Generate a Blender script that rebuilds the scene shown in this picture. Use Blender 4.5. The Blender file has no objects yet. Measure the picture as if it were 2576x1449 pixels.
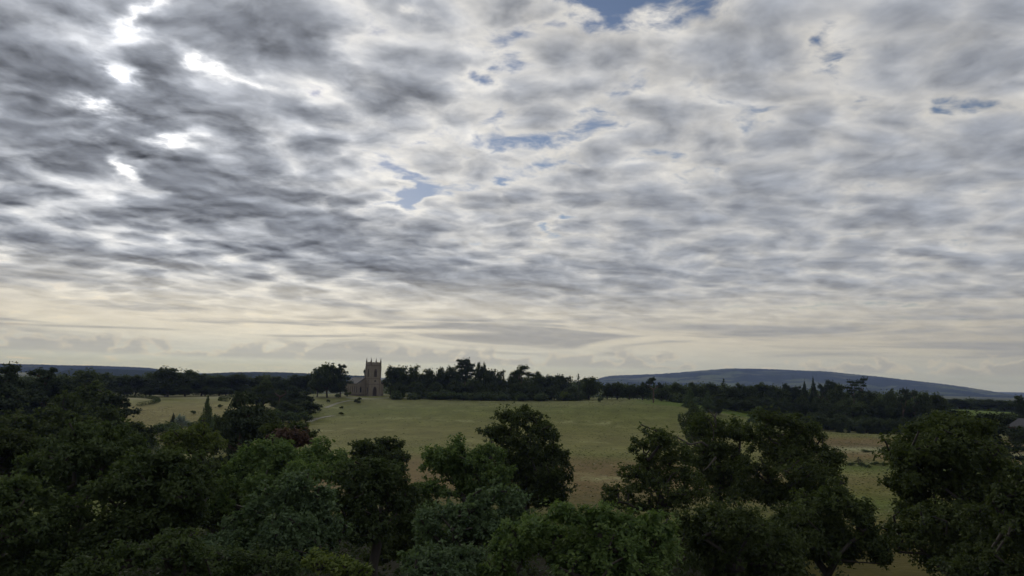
import bpy, math, random
import numpy as np
from mathutils import Vector, Matrix

sc = bpy.context.scene
R = math.radians
# ------------------------------------------------------------------ camera
F = 1909.0            # focal length in pixels of a 2576 px wide view of the photograph
PITCH = math.atan((956.0 - 724.5) / F)
ROLL = R(1.5)         # the phone was held slightly crooked: the horizon drops to the right
CAM = Vector((0.0, 0.0, 26.0))
cam_d = bpy.data.cameras.new('camera')
cam_d.sensor_width = 36.0
cam_d.lens = 36.0 * F / 2576.0
cam_d.clip_start = 0.5
cam_d.clip_end = 60000.0
cam = bpy.data.objects.new('camera', cam_d)
sc.collection.objects.link(cam)
cam.location = CAM
cam.rotation_euler = (Matrix.Rotation(R(90) + PITCH, 3, 'X') @ Matrix.Rotation(ROLL, 3, 'Z')).to_euler()
sc.camera = cam

def ray(px, py):
    """world direction (y forward) seen at a place of the photograph"""
    a, b = (px - 1288.0) / F, (724.5 - py) / F
    cr, sr = math.cos(ROLL), math.sin(ROLL)
    dx, dy, dz = a * cr - b * sr, 1.0, a * sr + b * cr
    c, s = math.cos(PITCH), math.sin(PITCH)
    return Vector((dx, dy * c - dz * s, dy * s + dz * c))
def azel(px, py):
    d = ray(px, py).normalized()
    return math.atan2(d.x, d.y), math.asin(d.z)
def place(px, dist):
    """ground position at a bearing of the photograph and a horizontal distance"""
    d = ray(px, 956.0 + (px - 1288.0) * 0.0262); h = Vector((d.x, d.y)).normalized()
    return h.x * dist, h.y * dist
def height_at(px, py, dist):
    d = ray(px, py)
    return CAM.z + d.z / math.hypot(d.x, d.y) * dist

# ------------------------------------------------------------------ exposure
vs = sc.view_settings
vs.view_transform = 'Standard'; vs.look = 'None'; vs.exposure = 0.0; vs.gamma = 1.0
vs.use_curve_mapping = False
sc.cycles.use_denoising = True
sc.cycles.use_adaptive_sampling = True
sc.cycles.denoiser = 'OPENIMAGEDENOISE'
sc.cycles.max_bounces = 6
sc.cycles.diffuse_bounces = 3
sc.cycles.transmission_bounces = 3
sc.cycles.transparent_max_bounces = 6
sc.cycles.volume_bounces = 1
sc.cycles.sample_clamp_indirect = 4.0

# ------------------------------------------------------------------ small node language
class S:
    """a node socket that can be used in arithmetic"""
    tree = None
    def __init__(self, s): self.s = s
    def __add__(a, b): return m_('ADD', a, b)
    __radd__ = __add__
    def __mul__(a, b): return m_('MULTIPLY', a, b)
    __rmul__ = __mul__
    def __sub__(a, b): return m_('SUBTRACT', a, b)
    def __rsub__(a, b): return m_('SUBTRACT', b, a)
    def __truediv__(a, b): return m_('DIVIDE', a, b)
    def __rtruediv__(a, b): return m_('DIVIDE', b, a)
    def __pow__(a, b): return m_('POWER', a, b)
def plug(sock, v):
    if isinstance(v, S): S.tree.links.new(v.s, sock)
    else: sock.default_value = v
def m_(op, *args, clamp=False):
    n = S.tree.nodes.new('ShaderNodeMath'); n.operation = op; n.use_clamp = clamp
    for i, a in enumerate(args): plug(n.inputs[i], a)
    return S(n.outputs[0])
def exp_(a): return m_('EXPONENT', a)
def clamp_(a): return m_('ADD', a, 0.0, clamp=True)
def step_(a, lo, hi, smooth=True, t0=0.0, t1=1.0):
    n = S.tree.nodes.new('ShaderNodeMapRange'); n.clamp = True
    n.interpolation_type = 'SMOOTHSTEP' if smooth else 'LINEAR'
    for i, v in enumerate((a, lo, hi, t0, t1)): plug(n.inputs[i], v)
    return S(n.outputs[0])
def xyz_(x, y, z):
    n = S.tree.nodes.new('ShaderNodeCombineXYZ')
    for i, a in enumerate((x, y, z)): plug(n.inputs[i], a)
    return S(n.outputs[0])
def split_(v):
    n = S.tree.nodes.new('ShaderNodeSeparateXYZ'); plug(n.inputs[0], v)
    return S(n.outputs[0]), S(n.outputs[1]), S(n.outputs[2])
def noise_(v, scale, detail=4.0, rough=0.5, dist=0.0, dim='3D', out=0, lac=2.0):
    n = S.tree.nodes.new('ShaderNodeTexNoise'); n.noise_dimensions = dim
    plug(n.inputs['Vector'], v)
    n.inputs['Scale'].default_value = scale; n.inputs['Detail'].default_value = detail
    n.inputs['Roughness'].default_value = rough; n.inputs['Distortion'].default_value = dist
    n.inputs['Lacunarity'].default_value = lac
    return S(n.outputs[out])
def voronoi_(v, scale, feature='F1', rand=1.0, out='Distance', smooth=0.5, dim='3D'):
    n = S.tree.nodes.new('ShaderNodeTexVoronoi'); n.feature = feature; n.voronoi_dimensions = dim
    plug(n.inputs['Vector'], v); n.inputs['Scale'].default_value = scale
    n.inputs['Randomness'].default_value = rand
    if 'Smoothness' in n.inputs and feature == 'SMOOTH_F1': n.inputs['Smoothness'].default_value = smooth
    return S(n.outputs[out])
def vmath_(op, a, b=None, out=0):
    n = S.tree.nodes.new('ShaderNodeVectorMath'); n.operation = op
    plug(n.inputs[0], a)
    if b is not None: plug(n.inputs[1], b)
    return S(n.outputs[out])
def vscale_(a, f):
    n = S.tree.nodes.new('ShaderNodeVectorMath'); n.operation = 'SCALE'
    plug(n.inputs[0], a); plug(n.inputs['Scale'], f)
    return S(n.outputs[0])
def mix_(f, a, b, blend='MIX'):
    n = S.tree.nodes.new('ShaderNodeMix'); n.data_type = 'RGBA'; n.blend_type = blend
    plug(n.inputs[0], f)
    for i, v in ((6, a), (7, b)):
        if isinstance(v, tuple): v = (*v, 1.0)
        plug(n.inputs[i], v)
    return S(n.outputs[2])

# ------------------------------------------------------------------ sky
SUN_AZ, SUN_EL = azel(330, 190)
world = bpy.data.worlds.new('World'); sc.world = world
world.use_nodes = True
S.tree = world.node_tree
for n in list(S.tree.nodes): S.tree.nodes.remove(n)
tc = S.tree.nodes.new('ShaderNodeTexCoord')
D = S(tc.outputs['Generated'])
dx, dy, dz = split_(D)
az = m_('ARCTAN2', dx, dy)
el = m_('ARCSINE', dz)
sky = S.tree.nodes.new('ShaderNodeTexSky'); sky.sky_type = 'NISHITA'; sky.sun_disc = False
sky.sun_elevation = SUN_EL; sky.sun_rotation = SUN_AZ
sky.air_density = 1.0; sky.dust_density = 0.3; sky.ozone_density = 3.0
SKY_STRENGTH = 0.07
sun_v = (math.sin(SUN_AZ) * math.cos(SUN_EL), math.cos(SUN_AZ) * math.cos(SUN_EL), math.sin(SUN_EL))
cosang = vmath_('DOT_PRODUCT', D, sun_v, out=1)
theta = m_('ARCCOSINE', m_('MINIMUM', cosang, 0.99999))
zc = m_('MAXIMUM', dz, 0.0)
inv = 1.0 / (zc + 0.14)
P = xyz_(dx * inv, dy * inv * 1.0, 3.7)          # the cloud sheet, seen from below
warp = noise_(P, 2.7, 4.0, 0.55, out=1)
wv = vmath_('SUBTRACT', warp, (0.5, 0.5, 0.5))
PW = vmath_('ADD', P, vscale_(wv, 0.20))
wx, wy, wz = split_(wv)
fine = noise_(P, 10.0, 4.0, 0.6, out=1)
fx, fy, fz = split_(vmath_('SUBTRACT', fine, (0.5, 0.5, 0.5)))
AE = xyz_(az + wx * 0.16 + fx * 0.07, el + wy * 0.07 + fy * 0.035, 0.0)

def blobs(lst):
    """broad thick or thin places of the cloud sheet: (x, y, half width, half height, tilt, amount)"""
    tot = None
    for px, py, hw, hh, tilt, amt in lst:
        a0, e0 = azel(px, py)
        mp = S.tree.nodes.new('ShaderNodeMapping'); mp.vector_type = 'TEXTURE'
        plug(mp.inputs['Vector'], AE)
        mp.inputs['Location'].default_value = (a0, e0, 0)
        mp.inputs['Rotation'].default_value = (0, 0, R(tilt))
        mp.inputs['Scale'].default_value = (2.2 * hw / F, 2.2 * hh / F, 1)
        g = S.tree.nodes.new('ShaderNodeTexGradient'); g.gradient_type = 'QUADRATIC_SPHERE'
        S.tree.links.new(mp.outputs[0], g.inputs[0])
        tot = m_('MULTIPLY_ADD', S(g.outputs[1]), amt * (1.25 if amt > 0 else (1.0 if px < 700 or py < 60 else .86)), 0.0 if tot is None else tot)
    return tot
thick = blobs([
    # thick, dark
    (820, 130, 150, 60, -28, .24), (60, 190, 260, 110, -10, .22), (520, 60, 110, 50, 0, .12),
    (620, 480, 300, 75, -20, .24), (900, 600, 330, 60, -14, .24), (1350, 280, 110, 45, 0, .14),
    (150, 380, 200, 60, -8, .14), (150, 620, 300, 60, -4, .20), (1400, 720, 330, 45, 0, .18),
    (780, 310, 140, 50, -25, .18), (2450, 350, 220, 60, 12, .12), (1010, 260, 160, 50, -15, .12),
    (400, 560, 300, 50, -8, .14), (1750, 800, 260, 22, 0, .10), (2000, 560, 500, 200, 0, .04), (330, 220, 420, 230, -15, .19),
    # thin, open
    (1530, -5, 330, 78, -4, -.66), (2085, 115, 70, 55, -25, -.44), (2105, 262, 60, 20, -8, -.24),
    (1195, 200, 70, 24, 0, -.34), (1018, 50, 30, 22, 0, -.34), (2500, 262, 130, 30, 4, -.36),
    (1030, 485, 55, 28, -35, -.32), (1390, 570, 75, 20, -20, -.26), (1262, 480, 26, 18, 0, -.22),
    (1830, 405, 60, 18, 0, -.14), (2150, 470, 60, 18, 0, -.14), (1860, 650, 60, 12, 0, -.12),
    (375, 70, 30, 66, -30, -.44), (325, 195, 34, 26, 0, -.44), (235, 262, 62, 24, 0, -.60),
    (415, 340, 58, 26, 12, -.50), (315, 400, 60, 16, -38, -.42), (600, 190, 120, 18, -18, -.28),
    (790, 245, 40, 30, 40, -.20), (540, 165, 34, 16, -30, -.16),
    (1250, 430, 330, 160, 0, -.08),
])
nA = noise_(PW, 3.6, 5.0, 0.5, 0.1)
nL = noise_(P, 1.15, 2.0, 0.5)
vor = voronoi_(vmath_('ADD', PW, vscale_(vmath_('SUBTRACT', fine, (0.5, 0.5, 0.5)), 0.10)), 5.6, 'SMOOTH_F1', 0.95, smooth=0.18, dim='2D')
puff = step_(vor, 0.0, 0.62, smooth=False, t0=1.0, t1=0.0)
tow = (sun_v[0] * 0.05, sun_v[1] * 0.05, 0.0)
nB = noise_(vmath_('ADD', PW, tow), 3.6, 5.0, 0.5, 0.1)
mid = exp_(theta * (-1.0 / 0.70))
far = step_(el, R(3.0), R(9.0))
h0 = (nA - 0.5) * 0.78 + (puff - 0.5) * (mid * 0.10 + 0.22) + 0.615 + (nL - 0.5) * 0.34
nD = noise_(PW, 9.0, 6.0, 0.62, 0.3) - 0.5
h = h0 + thick * far + nD * 0.06
alpha = step_(h + nD * 0.55, 0.23, 0.47)
t = step_(h, 0.37, 1.06, smooth=False)
relief = (nB - nA)
# light: strong forward scatter towards the veiled sun, weaker to the side
near = exp_(theta * (-1.0 / 0.13))
bright = near * 1.3 + mid * 0.42 + 0.49
dark = 0.38 - mid * 0.235 + near * 0.04
trans = exp_(t ** 1.5 * -4.6)
lum = dark + (bright - dark) * trans + relief * (0.60 + mid * 0.60)
lum = m_('MAXIMUM', lum, 0.06)
cool = mix_(trans, (0.90, 0.97, 1.12), (1.03, 1.0, 0.95))
cloud = vscale_(cool, lum)
clear = vmath_('MULTIPLY', vscale_(S(sky.outputs[0]), SKY_STRENGTH), (1.1, .95, .92))
glare = exp_((theta * (1.0 / 0.12)) ** 2.0 * -1.0) * 1.8
clear = vmath_('ADD', clear, vscale_(xyz_(1.0, 0.98, 0.93), glare))
col = mix_(alpha, clear, cloud)
# low bands near the horizon
B = xyz_(az * 3.0 + el * 2.0, el * 42.0, 1.0)
nS = noise_(B, 1.3, 6.0, 0.55, 0.8)
warm = exp_(((az - azel(760, 800)[0]) * 1.7) ** 2.0 * -1.0)
band = mix_(step_(el, R(0.3), R(4.0)), (0.37, 0.385, 0.37), (0.52, 0.475, 0.39))
band = mix_(warm, vscale_(band, 0.86), vscale_(band, 1.6))
streak = step_(nS, 0.42, 0.66)
band = mix_(streak * step_(el, R(0.9), R(2.6)) * 0.85, band, mix_(warm, (0.27, 0.275, 0.29), (0.30, 0.295, 0.29)))
low = 1.0 - step_(el, R(2.6), R(8.6))
col = mix_(low * 0.9, col, band)
# row of small heaped clouds far away on the horizon
C = xyz_(az * 17.0, el * 26.0, 7.0)
nC = noise_(C, 1.9, 6.0, 0.5, 0.2)
cov = noise_(xyz_(az * 3.3, 2.0, 5.0), 1.7, 2.0)
env = 1.0 - step_(el, R(1.0), R(2.6), smooth=False)
hc = nC * 1.15 - 0.06 + env * 0.34 + (cov - 0.5) * 1.1 - 0.05
ca = step_(hc, 0.63, 0.685) * step_(el, R(0.95), R(1.25)) * (1.0 - step_(el, R(2.0), R(2.8)))
ctop = step_(hc, 0.63, 0.80)
cc = mix_(ctop, (0.66, 0.60, 0.50), (0.40, 0.395, 0.385))
cc = mix_(warm, vscale_(cc, 0.80), vscale_(cc, 1.05))
col = mix_(ca * 0.65, col, cc)
bg = S.tree.nodes.new('ShaderNodeBackground'); bg.inputs['Strength'].default_value = 1.0
plug(bg.inputs['Color'], col)
wo = S.tree.nodes.new('ShaderNodeOutputWorld')
S.tree.links.new(bg.outputs[0], wo.inputs['Surface'])
world.cycles.sampling_method = 'MANUAL'; world.cycles.sample_map_resolution = 512

# ------------------------------------------------------------------ sun, veiled by the cloud sheet
sun_d = bpy.data.lights.new('sun', 'SUN')
sun_d.energy = 0.8; sun_d.angle = R(14); sun_d.color = (1.0, 0.95, 0.86)
sun = bpy.data.objects.new('sun', sun_d); sc.collection.objects.link(sun)
sun.rotation_euler = (-Vector(sun_v)).to_track_quat('-Z', 'Y').to_euler()
sun.location = (0, 0, 200)
# ------------------------------------------------------------------ helpers
col = sc.collection
rng = np.random.default_rng(7)

def tag(o, label=None, cat=None, group=None, kind=None):
    if label: o['label'] = label
    if cat: o['category'] = cat
    if group: o['group'] = group
    if kind: o['kind'] = kind
    return o
def empty(name, loc=(0, 0, 0), rz=0.0):
    o = bpy.data.objects.new(name, None); col.objects.link(o)
    o.empty_display_size = 1.0
    o.location = loc; o.rotation_euler = (0, 0, rz)
    return o
def mesh_np(name, verts, faces, mat=None, smooth=False, face_attr=None):
    """mesh from arrays; faces is (M, k), or a list of such arrays"""
    if not isinstance(faces, list): faces = [faces]
    faces = [np.asarray(f, dtype=np.int32) for f in faces if len(f)]
    verts = np.asarray(verts, dtype=np.float32)
    me = bpy.data.meshes.new(name)
    me.vertices.add(len(verts)); me.vertices.foreach_set('co', verts.ravel())
    tot = np.concatenate([np.full(len(f), f.shape[1], dtype=np.int32) for f in faces])
    loops = np.concatenate([f.ravel() for f in faces])
    start = np.concatenate([[0], np.cumsum(tot)[:-1]]).astype(np.int32)
    me.loops.add(len(loops)); me.loops.foreach_set('vertex_index', loops)
    me.polygons.add(len(tot)); me.polygons.foreach_set('loop_start', start)
    me.update(calc_edges=True)
    if not smooth: me.shade_flat()
    if face_attr is not None:
        for k, v in face_attr.items():
            at = me.attributes.new(k, 'FLOAT', 'FACE'); at.data.foreach_set('value', np.asarray(v, dtype=np.float32))
    if mat is not None: me.materials.append(mat)
    return me
def obj(name, me, parent=None):
    o = bpy.data.objects.new(name, me); col.objects.link(o)
    if parent is not None: o.parent = parent
    return o
class MB:
    """collects boxes, prisms and tubes into one mesh"""
    def __init__(self): self.v = []; self.f = []
    def poly(self, pts, faces):
        b = len(self.v); self.v += [tuple(p) for p in pts]; self.f += [tuple(i + b for i in f) for f in faces]
    def box(self, x0, x1, y0, y1, z0, z1):
        self.poly([(x0,y0,z0),(x1,y0,z0),(x1,y1,z0),(x0,y1,z0),(x0,y0,z1),(x1,y0,z1),(x1,y1,z1),(x0,y1,z1)],
                  [(3,2,1,0),(4,5,6,7),(0,1,5,4),(1,2,6,5),(2,3,7,6),(3,0,4,7)])
    def frustum(self, cx, cy, z0, z1, r0, r1, n=4, ph=math.pi/4):
        p = []
        for z, r in ((z0, r0), (z1, r1)):
            p += [(cx + r*math.cos(ph + 2*math.pi*i/n), cy + r*math.sin(ph + 2*math.pi*i/n), z) for i in range(n)]
        self.poly(p, [tuple(range(n))[::-1], tuple(range(n, 2*n))] + [(i, (i+1)%n, n+(i+1)%n, n+i) for i in range(n)])
    def build(self, name, mat, parent=None, xf=None):
        me = bpy.data.meshes.new(name); me.from_pydata(self.v, [], self.f); me.update()
        if xf is not None: me.transform(xf)
        me.shade_flat(); me.materials.append(mat)
        return obj(name, me, parent)

# ------------------------------------------------------------------ materials
def new_mat(name):
    m = bpy.data.materials.new(name); m.use_nodes = True
    S.tree = m.node_tree
    for n in list(S.tree.nodes): S.tree.nodes.remove(n)
    return m
def shader(typ, **kw):
    n = S.tree.nodes.new(typ)
    for k, v in kw.items():
        if isinstance(v, tuple) and len(v) == 3 and k != 'Normal': v = (*v, 1.0)
        plug(n.inputs[k], v)
    return n
def out_(n, vol=False):
    o = S.tree.nodes.new('ShaderNodeOutputMaterial')
    S.tree.links.new(n.outputs[0], o.inputs['Volume' if vol else 'Surface'])
def pos_():
    g = S.tree.nodes.new('ShaderNodeNewGeometry'); return S(g.outputs['Position'])
def objco_():
    g = S.tree.nodes.new('ShaderNodeTexCoord'); return S(g.outputs['Object'])
def attr_(name):
    a = S.tree.nodes.new('ShaderNodeAttribute'); a.attribute_name = name; return S(a.outputs['Fac'])
def objrand_():
    a = S.tree.nodes.new('ShaderNodeObjectInfo'); return S(a.outputs['Random'])
def bump_(h, strength, dist):
    b = S.tree.nodes.new('ShaderNodeBump'); plug(b.inputs['Height'], h)
    b.inputs['Strength'].default_value = strength; b.inputs['Distance'].default_value = dist
    return S(b.outputs[0])
def ramp_(f, stops, interp='LINEAR'):
    n = S.tree.nodes.new('ShaderNodeValToRGB'); plug(n.inputs[0], f); n.color_ramp.interpolation = interp
    e = n.color_ramp.elements
    while len(e) < len(stops): e.new(0.5)
    for el_, (p, c) in zip(e, stops): el_.position = p; el_.color = (*c, 1)
    return S(n.outputs[0])

def leaf_mat(name, a, b, trans=0.35, gloss=0.012, var=0.35):
    m = new_mat(name)
    t = attr_('tint'); r = objrand_()
    c = mix_(t, a, b)
    c = vscale_(c, r * var + (1.3 - var / 2))
    d = shader('ShaderNodeBsdfDiffuse', Color=c)
    tr = shader('ShaderNodeBsdfTranslucent', Color=vmath_('MULTIPLY', c, (1.05, 1.1, 0.6)))
    mx = S.tree.nodes.new('ShaderNodeMixShader'); mx.inputs[0].default_value = trans
    S.tree.links.new(d.outputs[0], mx.inputs[1]); S.tree.links.new(tr.outputs[0], mx.inputs[2])
    g = shader('ShaderNodeBsdfGlossy', Color=(1, 1, 1), Roughness=0.45)
    m2 = S.tree.nodes.new('ShaderNodeMixShader'); m2.inputs[0].default_value = gloss
    S.tree.links.new(mx.outputs[0], m2.inputs[1]); S.tree.links.new(g.outputs[0], m2.inputs[2])
    out_(m2); return m
LEAF = {
    'oak':    leaf_mat('oak_leaf', (.027, .041, .013), (.066, .084, .024)),
    'darkoak':leaf_mat('dark_oak_leaf', (.022, .034, .012), (.058, .076, .022)),
    'ash':    leaf_mat('ash_leaf', (.052, .094, .029), (.120, .168, .050)),
    'grey':   leaf_mat('grey_green_leaf', (.044, .074, .034), (.094, .134, .066)),
    'yellow': leaf_mat('yellow_green_leaf', (.055, .080, .020), (.10, .122, .03)),
    'lime':   leaf_mat('lime_leaf', (.024, .040, .015), (.064, .088, .030)),
    'silver': leaf_mat('silver_leaf', (.15, .19, .17), (.22, .26, .24)),
    'copper': leaf_mat('copper_leaf', (.055, .036, .028), (.085, .055, .042)),
    'conifer':leaf_mat('conifer_needles', (.024, .036, .020), (.040, .054, .028), trans=.15),
    'far':    leaf_mat('woodland_leaf', (.034, .050, .022), (.056, .070, .028), var=.5),
    'light':  leaf_mat('pale_conifer_needles', (.045, .070, .028), (.075, .10, .038), trans=.2),
    'under':  leaf_mat('undergrowth_leaf', (.026, .036, .016), (.042, .055, .022)),
    'scrub':  leaf_mat('scrub_leaf', (.045, .070, .030), (.075, .10, .04)),
}
def bark_mat(name, a, b, sc_=3.0):
    m = new_mat(name); p = objco_()
    n = noise_(vmath_('MULTIPLY', p, (1, 1, .25)), sc_ * 4, 5, .6)
    c = mix_(n, a, b)
    out_(shader('ShaderNodeBsdfPrincipled', **{'Base Color': c, 'Roughness': .9, 'Normal': bump_(n, .6, .03)})); return m
BARK = bark_mat('bark', (.022, .019, .015), (.058, .050, .040))
PINEBARK = bark_mat('pine_bark', (.05, .034, .026), (.13, .085, .06))
DEADWOOD = bark_mat('dead_wood', (.05, .043, .035), (.11, .098, .082))

# ------------------------------------------------------------------ terrain
CTRL = [(950,997,500),(1000,1002,470),(1320,1010,450),(1500,1012,440),(1690,1014,430),(1740,1024,430),(1830,1040,420),
        (1950,1070,420),(2100,1083,420),(2330,1089,415),(1320,1100,290),(1070,1195,180),(1415,1258,150),(1000,1090,290),
        (1600,1100,310),(1200,1050,360),(1500,1050,365),(2200,1164,240),(2170,1226,180),(2264,1352,118),(440,998,560),(600,995,560),
        (410,1063,370),(500,1030,430),(780,1060,350),(870,1005,470),(810,995,500),(100,1010,480),(1980,1020,560),(2100,1040,500),
        (2230,1055,480),(2480,1035,600),(2540,1110,330)]
pts, zs = [], []
for px, py, d in CTRL:
    x, y = place(px, d); pts.append((x, y)); zs.append(height_at(px, py, d))
for a in range(0, 360, 20):
    pts.append((1000 * math.sin(R(a)), 1000 * math.cos(R(a)))); zs.append(3.0)
    if a > 60 and a < 300:
        pts.append((300 * math.sin(R(a)), 300 * math.cos(R(a)))); zs.append(2.0)
for x, y in ((0, 0), (0, 60), (-60, 60), (60, 60), (-150, 130), (-220, 200), (-100, 180), (0, 110), (140, 100), (-90, 110)):
    pts.append((x, y)); zs.append(2.0)
pts = np.array(pts); zs = np.array(zs)
def _phi(r): return np.sqrt(r * r + 40.0 ** 2)
_n = len(pts)
_A = np.zeros((_n + 1, _n + 1))
_A[:_n, :_n] = _phi(np.linalg.norm(pts[:, None] - pts[None], axis=2)) - np.eye(_n) * 4.0
_A[:_n, _n] = 1; _A[_n, :_n] = 1
_w = np.linalg.solve(_A, np.append(zs, 0))
def sstep(a, lo, hi):
    t = np.clip((a - lo) / (hi - lo), 0, 1); return t * t * (3 - 2 * t)
def ground(x, y):
    x = np.atleast_1d(np.asarray(x, float)); y = np.atleast_1d(np.asarray(y, float))
    q = np.stack([x, y], -1)
    z = np.zeros(len(q))
    for i in range(0, len(q), 20000):
        z[i:i+20000] = _phi(np.linalg.norm(q[i:i+20000, None] - pts[None], axis=2)) @ _w[:_n] + _w[_n]
    r = np.hypot(x, y)
    far = sstep(r, 750, 1100)
    z = z * (1 - far) + far * (3.0 - 9.0 * sstep(r, 1000, 4000))
    near = sstep(r, 200, 60)
    z = z + 0.25 * np.sin(x * .043 + 1.3) * np.sin(y * .037) * (1 - far)
    return z
def gz(x, y): return float(ground(x, y)[0])
def hit(px, py):
    """where the line of sight through a place of the photograph meets the ground: x, y, z, distance"""
    d = ray(px, py); h = math.hypot(d.x, d.y)
    ds = np.arange(30, 900, 1.5)
    g = ground(d.x / h * ds, d.y / h * ds); zz = CAM.z + d.z / h * ds
    k = np.argmax(zz < g)
    dd = float(ds[k]) if (zz < g).any() else 600.0
    return d.x / h * dd, d.y / h * dd, float(g[k]), dd

# ground sheet: rings that widen with distance, out to the horizon
ang = np.concatenate([np.linspace(-42, 42, 240, endpoint=False), np.linspace(42, 318, 70, endpoint=False)])
rad = np.concatenate([[0.5], np.linspace(8, 60, 10), np.linspace(66, 640, 150), np.geomspace(660, 23500, 60)])
A_, R_ = np.meshgrid(np.radians(ang), rad)
gx, gy = (R_ * np.sin(A_)).ravel(), (R_ * np.cos(A_)).ravel()
gv = np.stack([gx, gy, ground(gx, gy)], -1)
na = len(ang)
ii, jj = np.meshgrid(np.arange(len(rad) - 1), np.arange(na), indexing='ij')
j2 = (jj + 1) % na
gf = np.stack([ii * na + jj, ii * na + j2, (ii + 1) * na + j2, (ii + 1) * na + jj], -1).reshape(-1, 4)[:, ::-1]
gf = np.concatenate([gf])
m_ground = new_mat('meadow')
p = pos_(); gxn, gyn, gzn = split_(p)
n1 = noise_(vmath_('MULTIPLY', p, (1, 1, 0)), .020, 4, .55)
n2 = noise_(vmath_('MULTIPLY', p, (.10, .30, 0)), 1.0, 5, .6)
n3 = noise_(vmath_('MULTIPLY', p, (.9, 2.2, 0)), 1.0, 3, .6)
n5 = noise_(vmath_('MULTIPLY', p, (.085, .05, 0)), 1.0, 5, .68, .3)
n4 = noise_(vmath_('MULTIPLY', p, (.010, .045, 0)), 1.0, 5, .6, .5)
dist_ = vmath_('LENGTH', vmath_('MULTIPLY', p, (1, 1, 0)), out=1)
dd_ = dist_ + (n1 - .5) * 34.0 + (n2 - .5) * 10.0
GREEN, OLIVE, BROWN, PALE, LUSH = (.155, .170, .055), (.190, .190, .070), (.225, .155, .085), (.36, .34, .24), (.12, .155, .04)
def ring(stops):
    return ramp_(step_(dd_, 100, 500, smooth=False), [((d - 100) / 400, c) for d, c in stops])
mid_c = ring([(120, LUSH), (148, (.17, .14, .065)), (165, BROWN), (205, (.215, .155, .082)), (232, OLIVE), (248, (.215, .205, .085)), (300, (.205, .19, .078)), (345, OLIVE), (395, GREEN), (440, (.20, .20, .10))])
right_c = ring([(118, (.15, .125, .05)), (132, (.20, .165, .07)), (150, LUSH), (172, (.17, .165, .05)), (200, (.205, .17, .075)), (215, OLIVE), (228, LUSH), (243, (.17, .16, .07)), (262, BROWN), (283, PALE), (298, (.2, .15, .09)), (325, BROWN), (360, OLIVE), (420, (.2, .19, .12))])
left_c = ring([(118, LUSH), (300, (.19, .165, .06)), (370, (.225, .19, .07)), (440, (.23, .195, .08)), (520, OLIVE), (600, (.27, .25, .16))])
brg = gxn / m_('MAXIMUM', gyn, 30.0)
c = mix_(step_(brg, .30, .42), mid_c, right_c)
c = mix_(step_(brg, -.24, -.36), c, left_c)
# pale seed heads in drifts
drift = step_(n4, .50, .70) * step_(n5, .45, .68)
c = mix_(drift * .8, c, (.36, .35, .22))
c = mix_(step_(dist_ + (n1 - .5) * 20.0 - step_(brg, .06, -.02) * 16.0 + step_(brg, .3, .4) * 30.0, 105, 122), (.026, .024, .014), c)      # leaf litter, with the shade under the near trees darkened into its colour
c = vscale_(c, n3 * .55 + .73)
c = vscale_(c, n2 * .6 + .70)
c = vscale_(c, n5 * 1.1 + .45)
# mown lawn on the brow right of the church, and farmland beyond
lawn = step_(dist_, 418, 428) * step_(brg, .14, .20) * (1.0 - step_(dist_, 640, 700))
c = mix_(lawn, c, vscale_(mix_(n2, (.115, .165, .035), (.15, .20, .05)), 1.0))
fields = ramp_(voronoi_(vmath_('MULTIPLY', p, (.0026, .0045, 0)), 1.0, out='Color'), [(0, (.06, .075, .035)), (.35, (.05, .06, .03)), (.5, (.13, .15, .06)), (.75, (.16, .15, .08)), (1, (.09, .11, .05))])
c = mix_(step_(dist_, 700, 760), c, fields)
c = vmath_('MULTIPLY', c, (.70, .73, .55))
bmp = bump_(n3 * .6 + n2 * .8, .5, .5)
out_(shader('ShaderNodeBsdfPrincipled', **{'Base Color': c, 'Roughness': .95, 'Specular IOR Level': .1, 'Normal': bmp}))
tag(obj('ground', mesh_np('ground', gv, gf, m_ground, smooth=True)), kind='structure')

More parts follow.
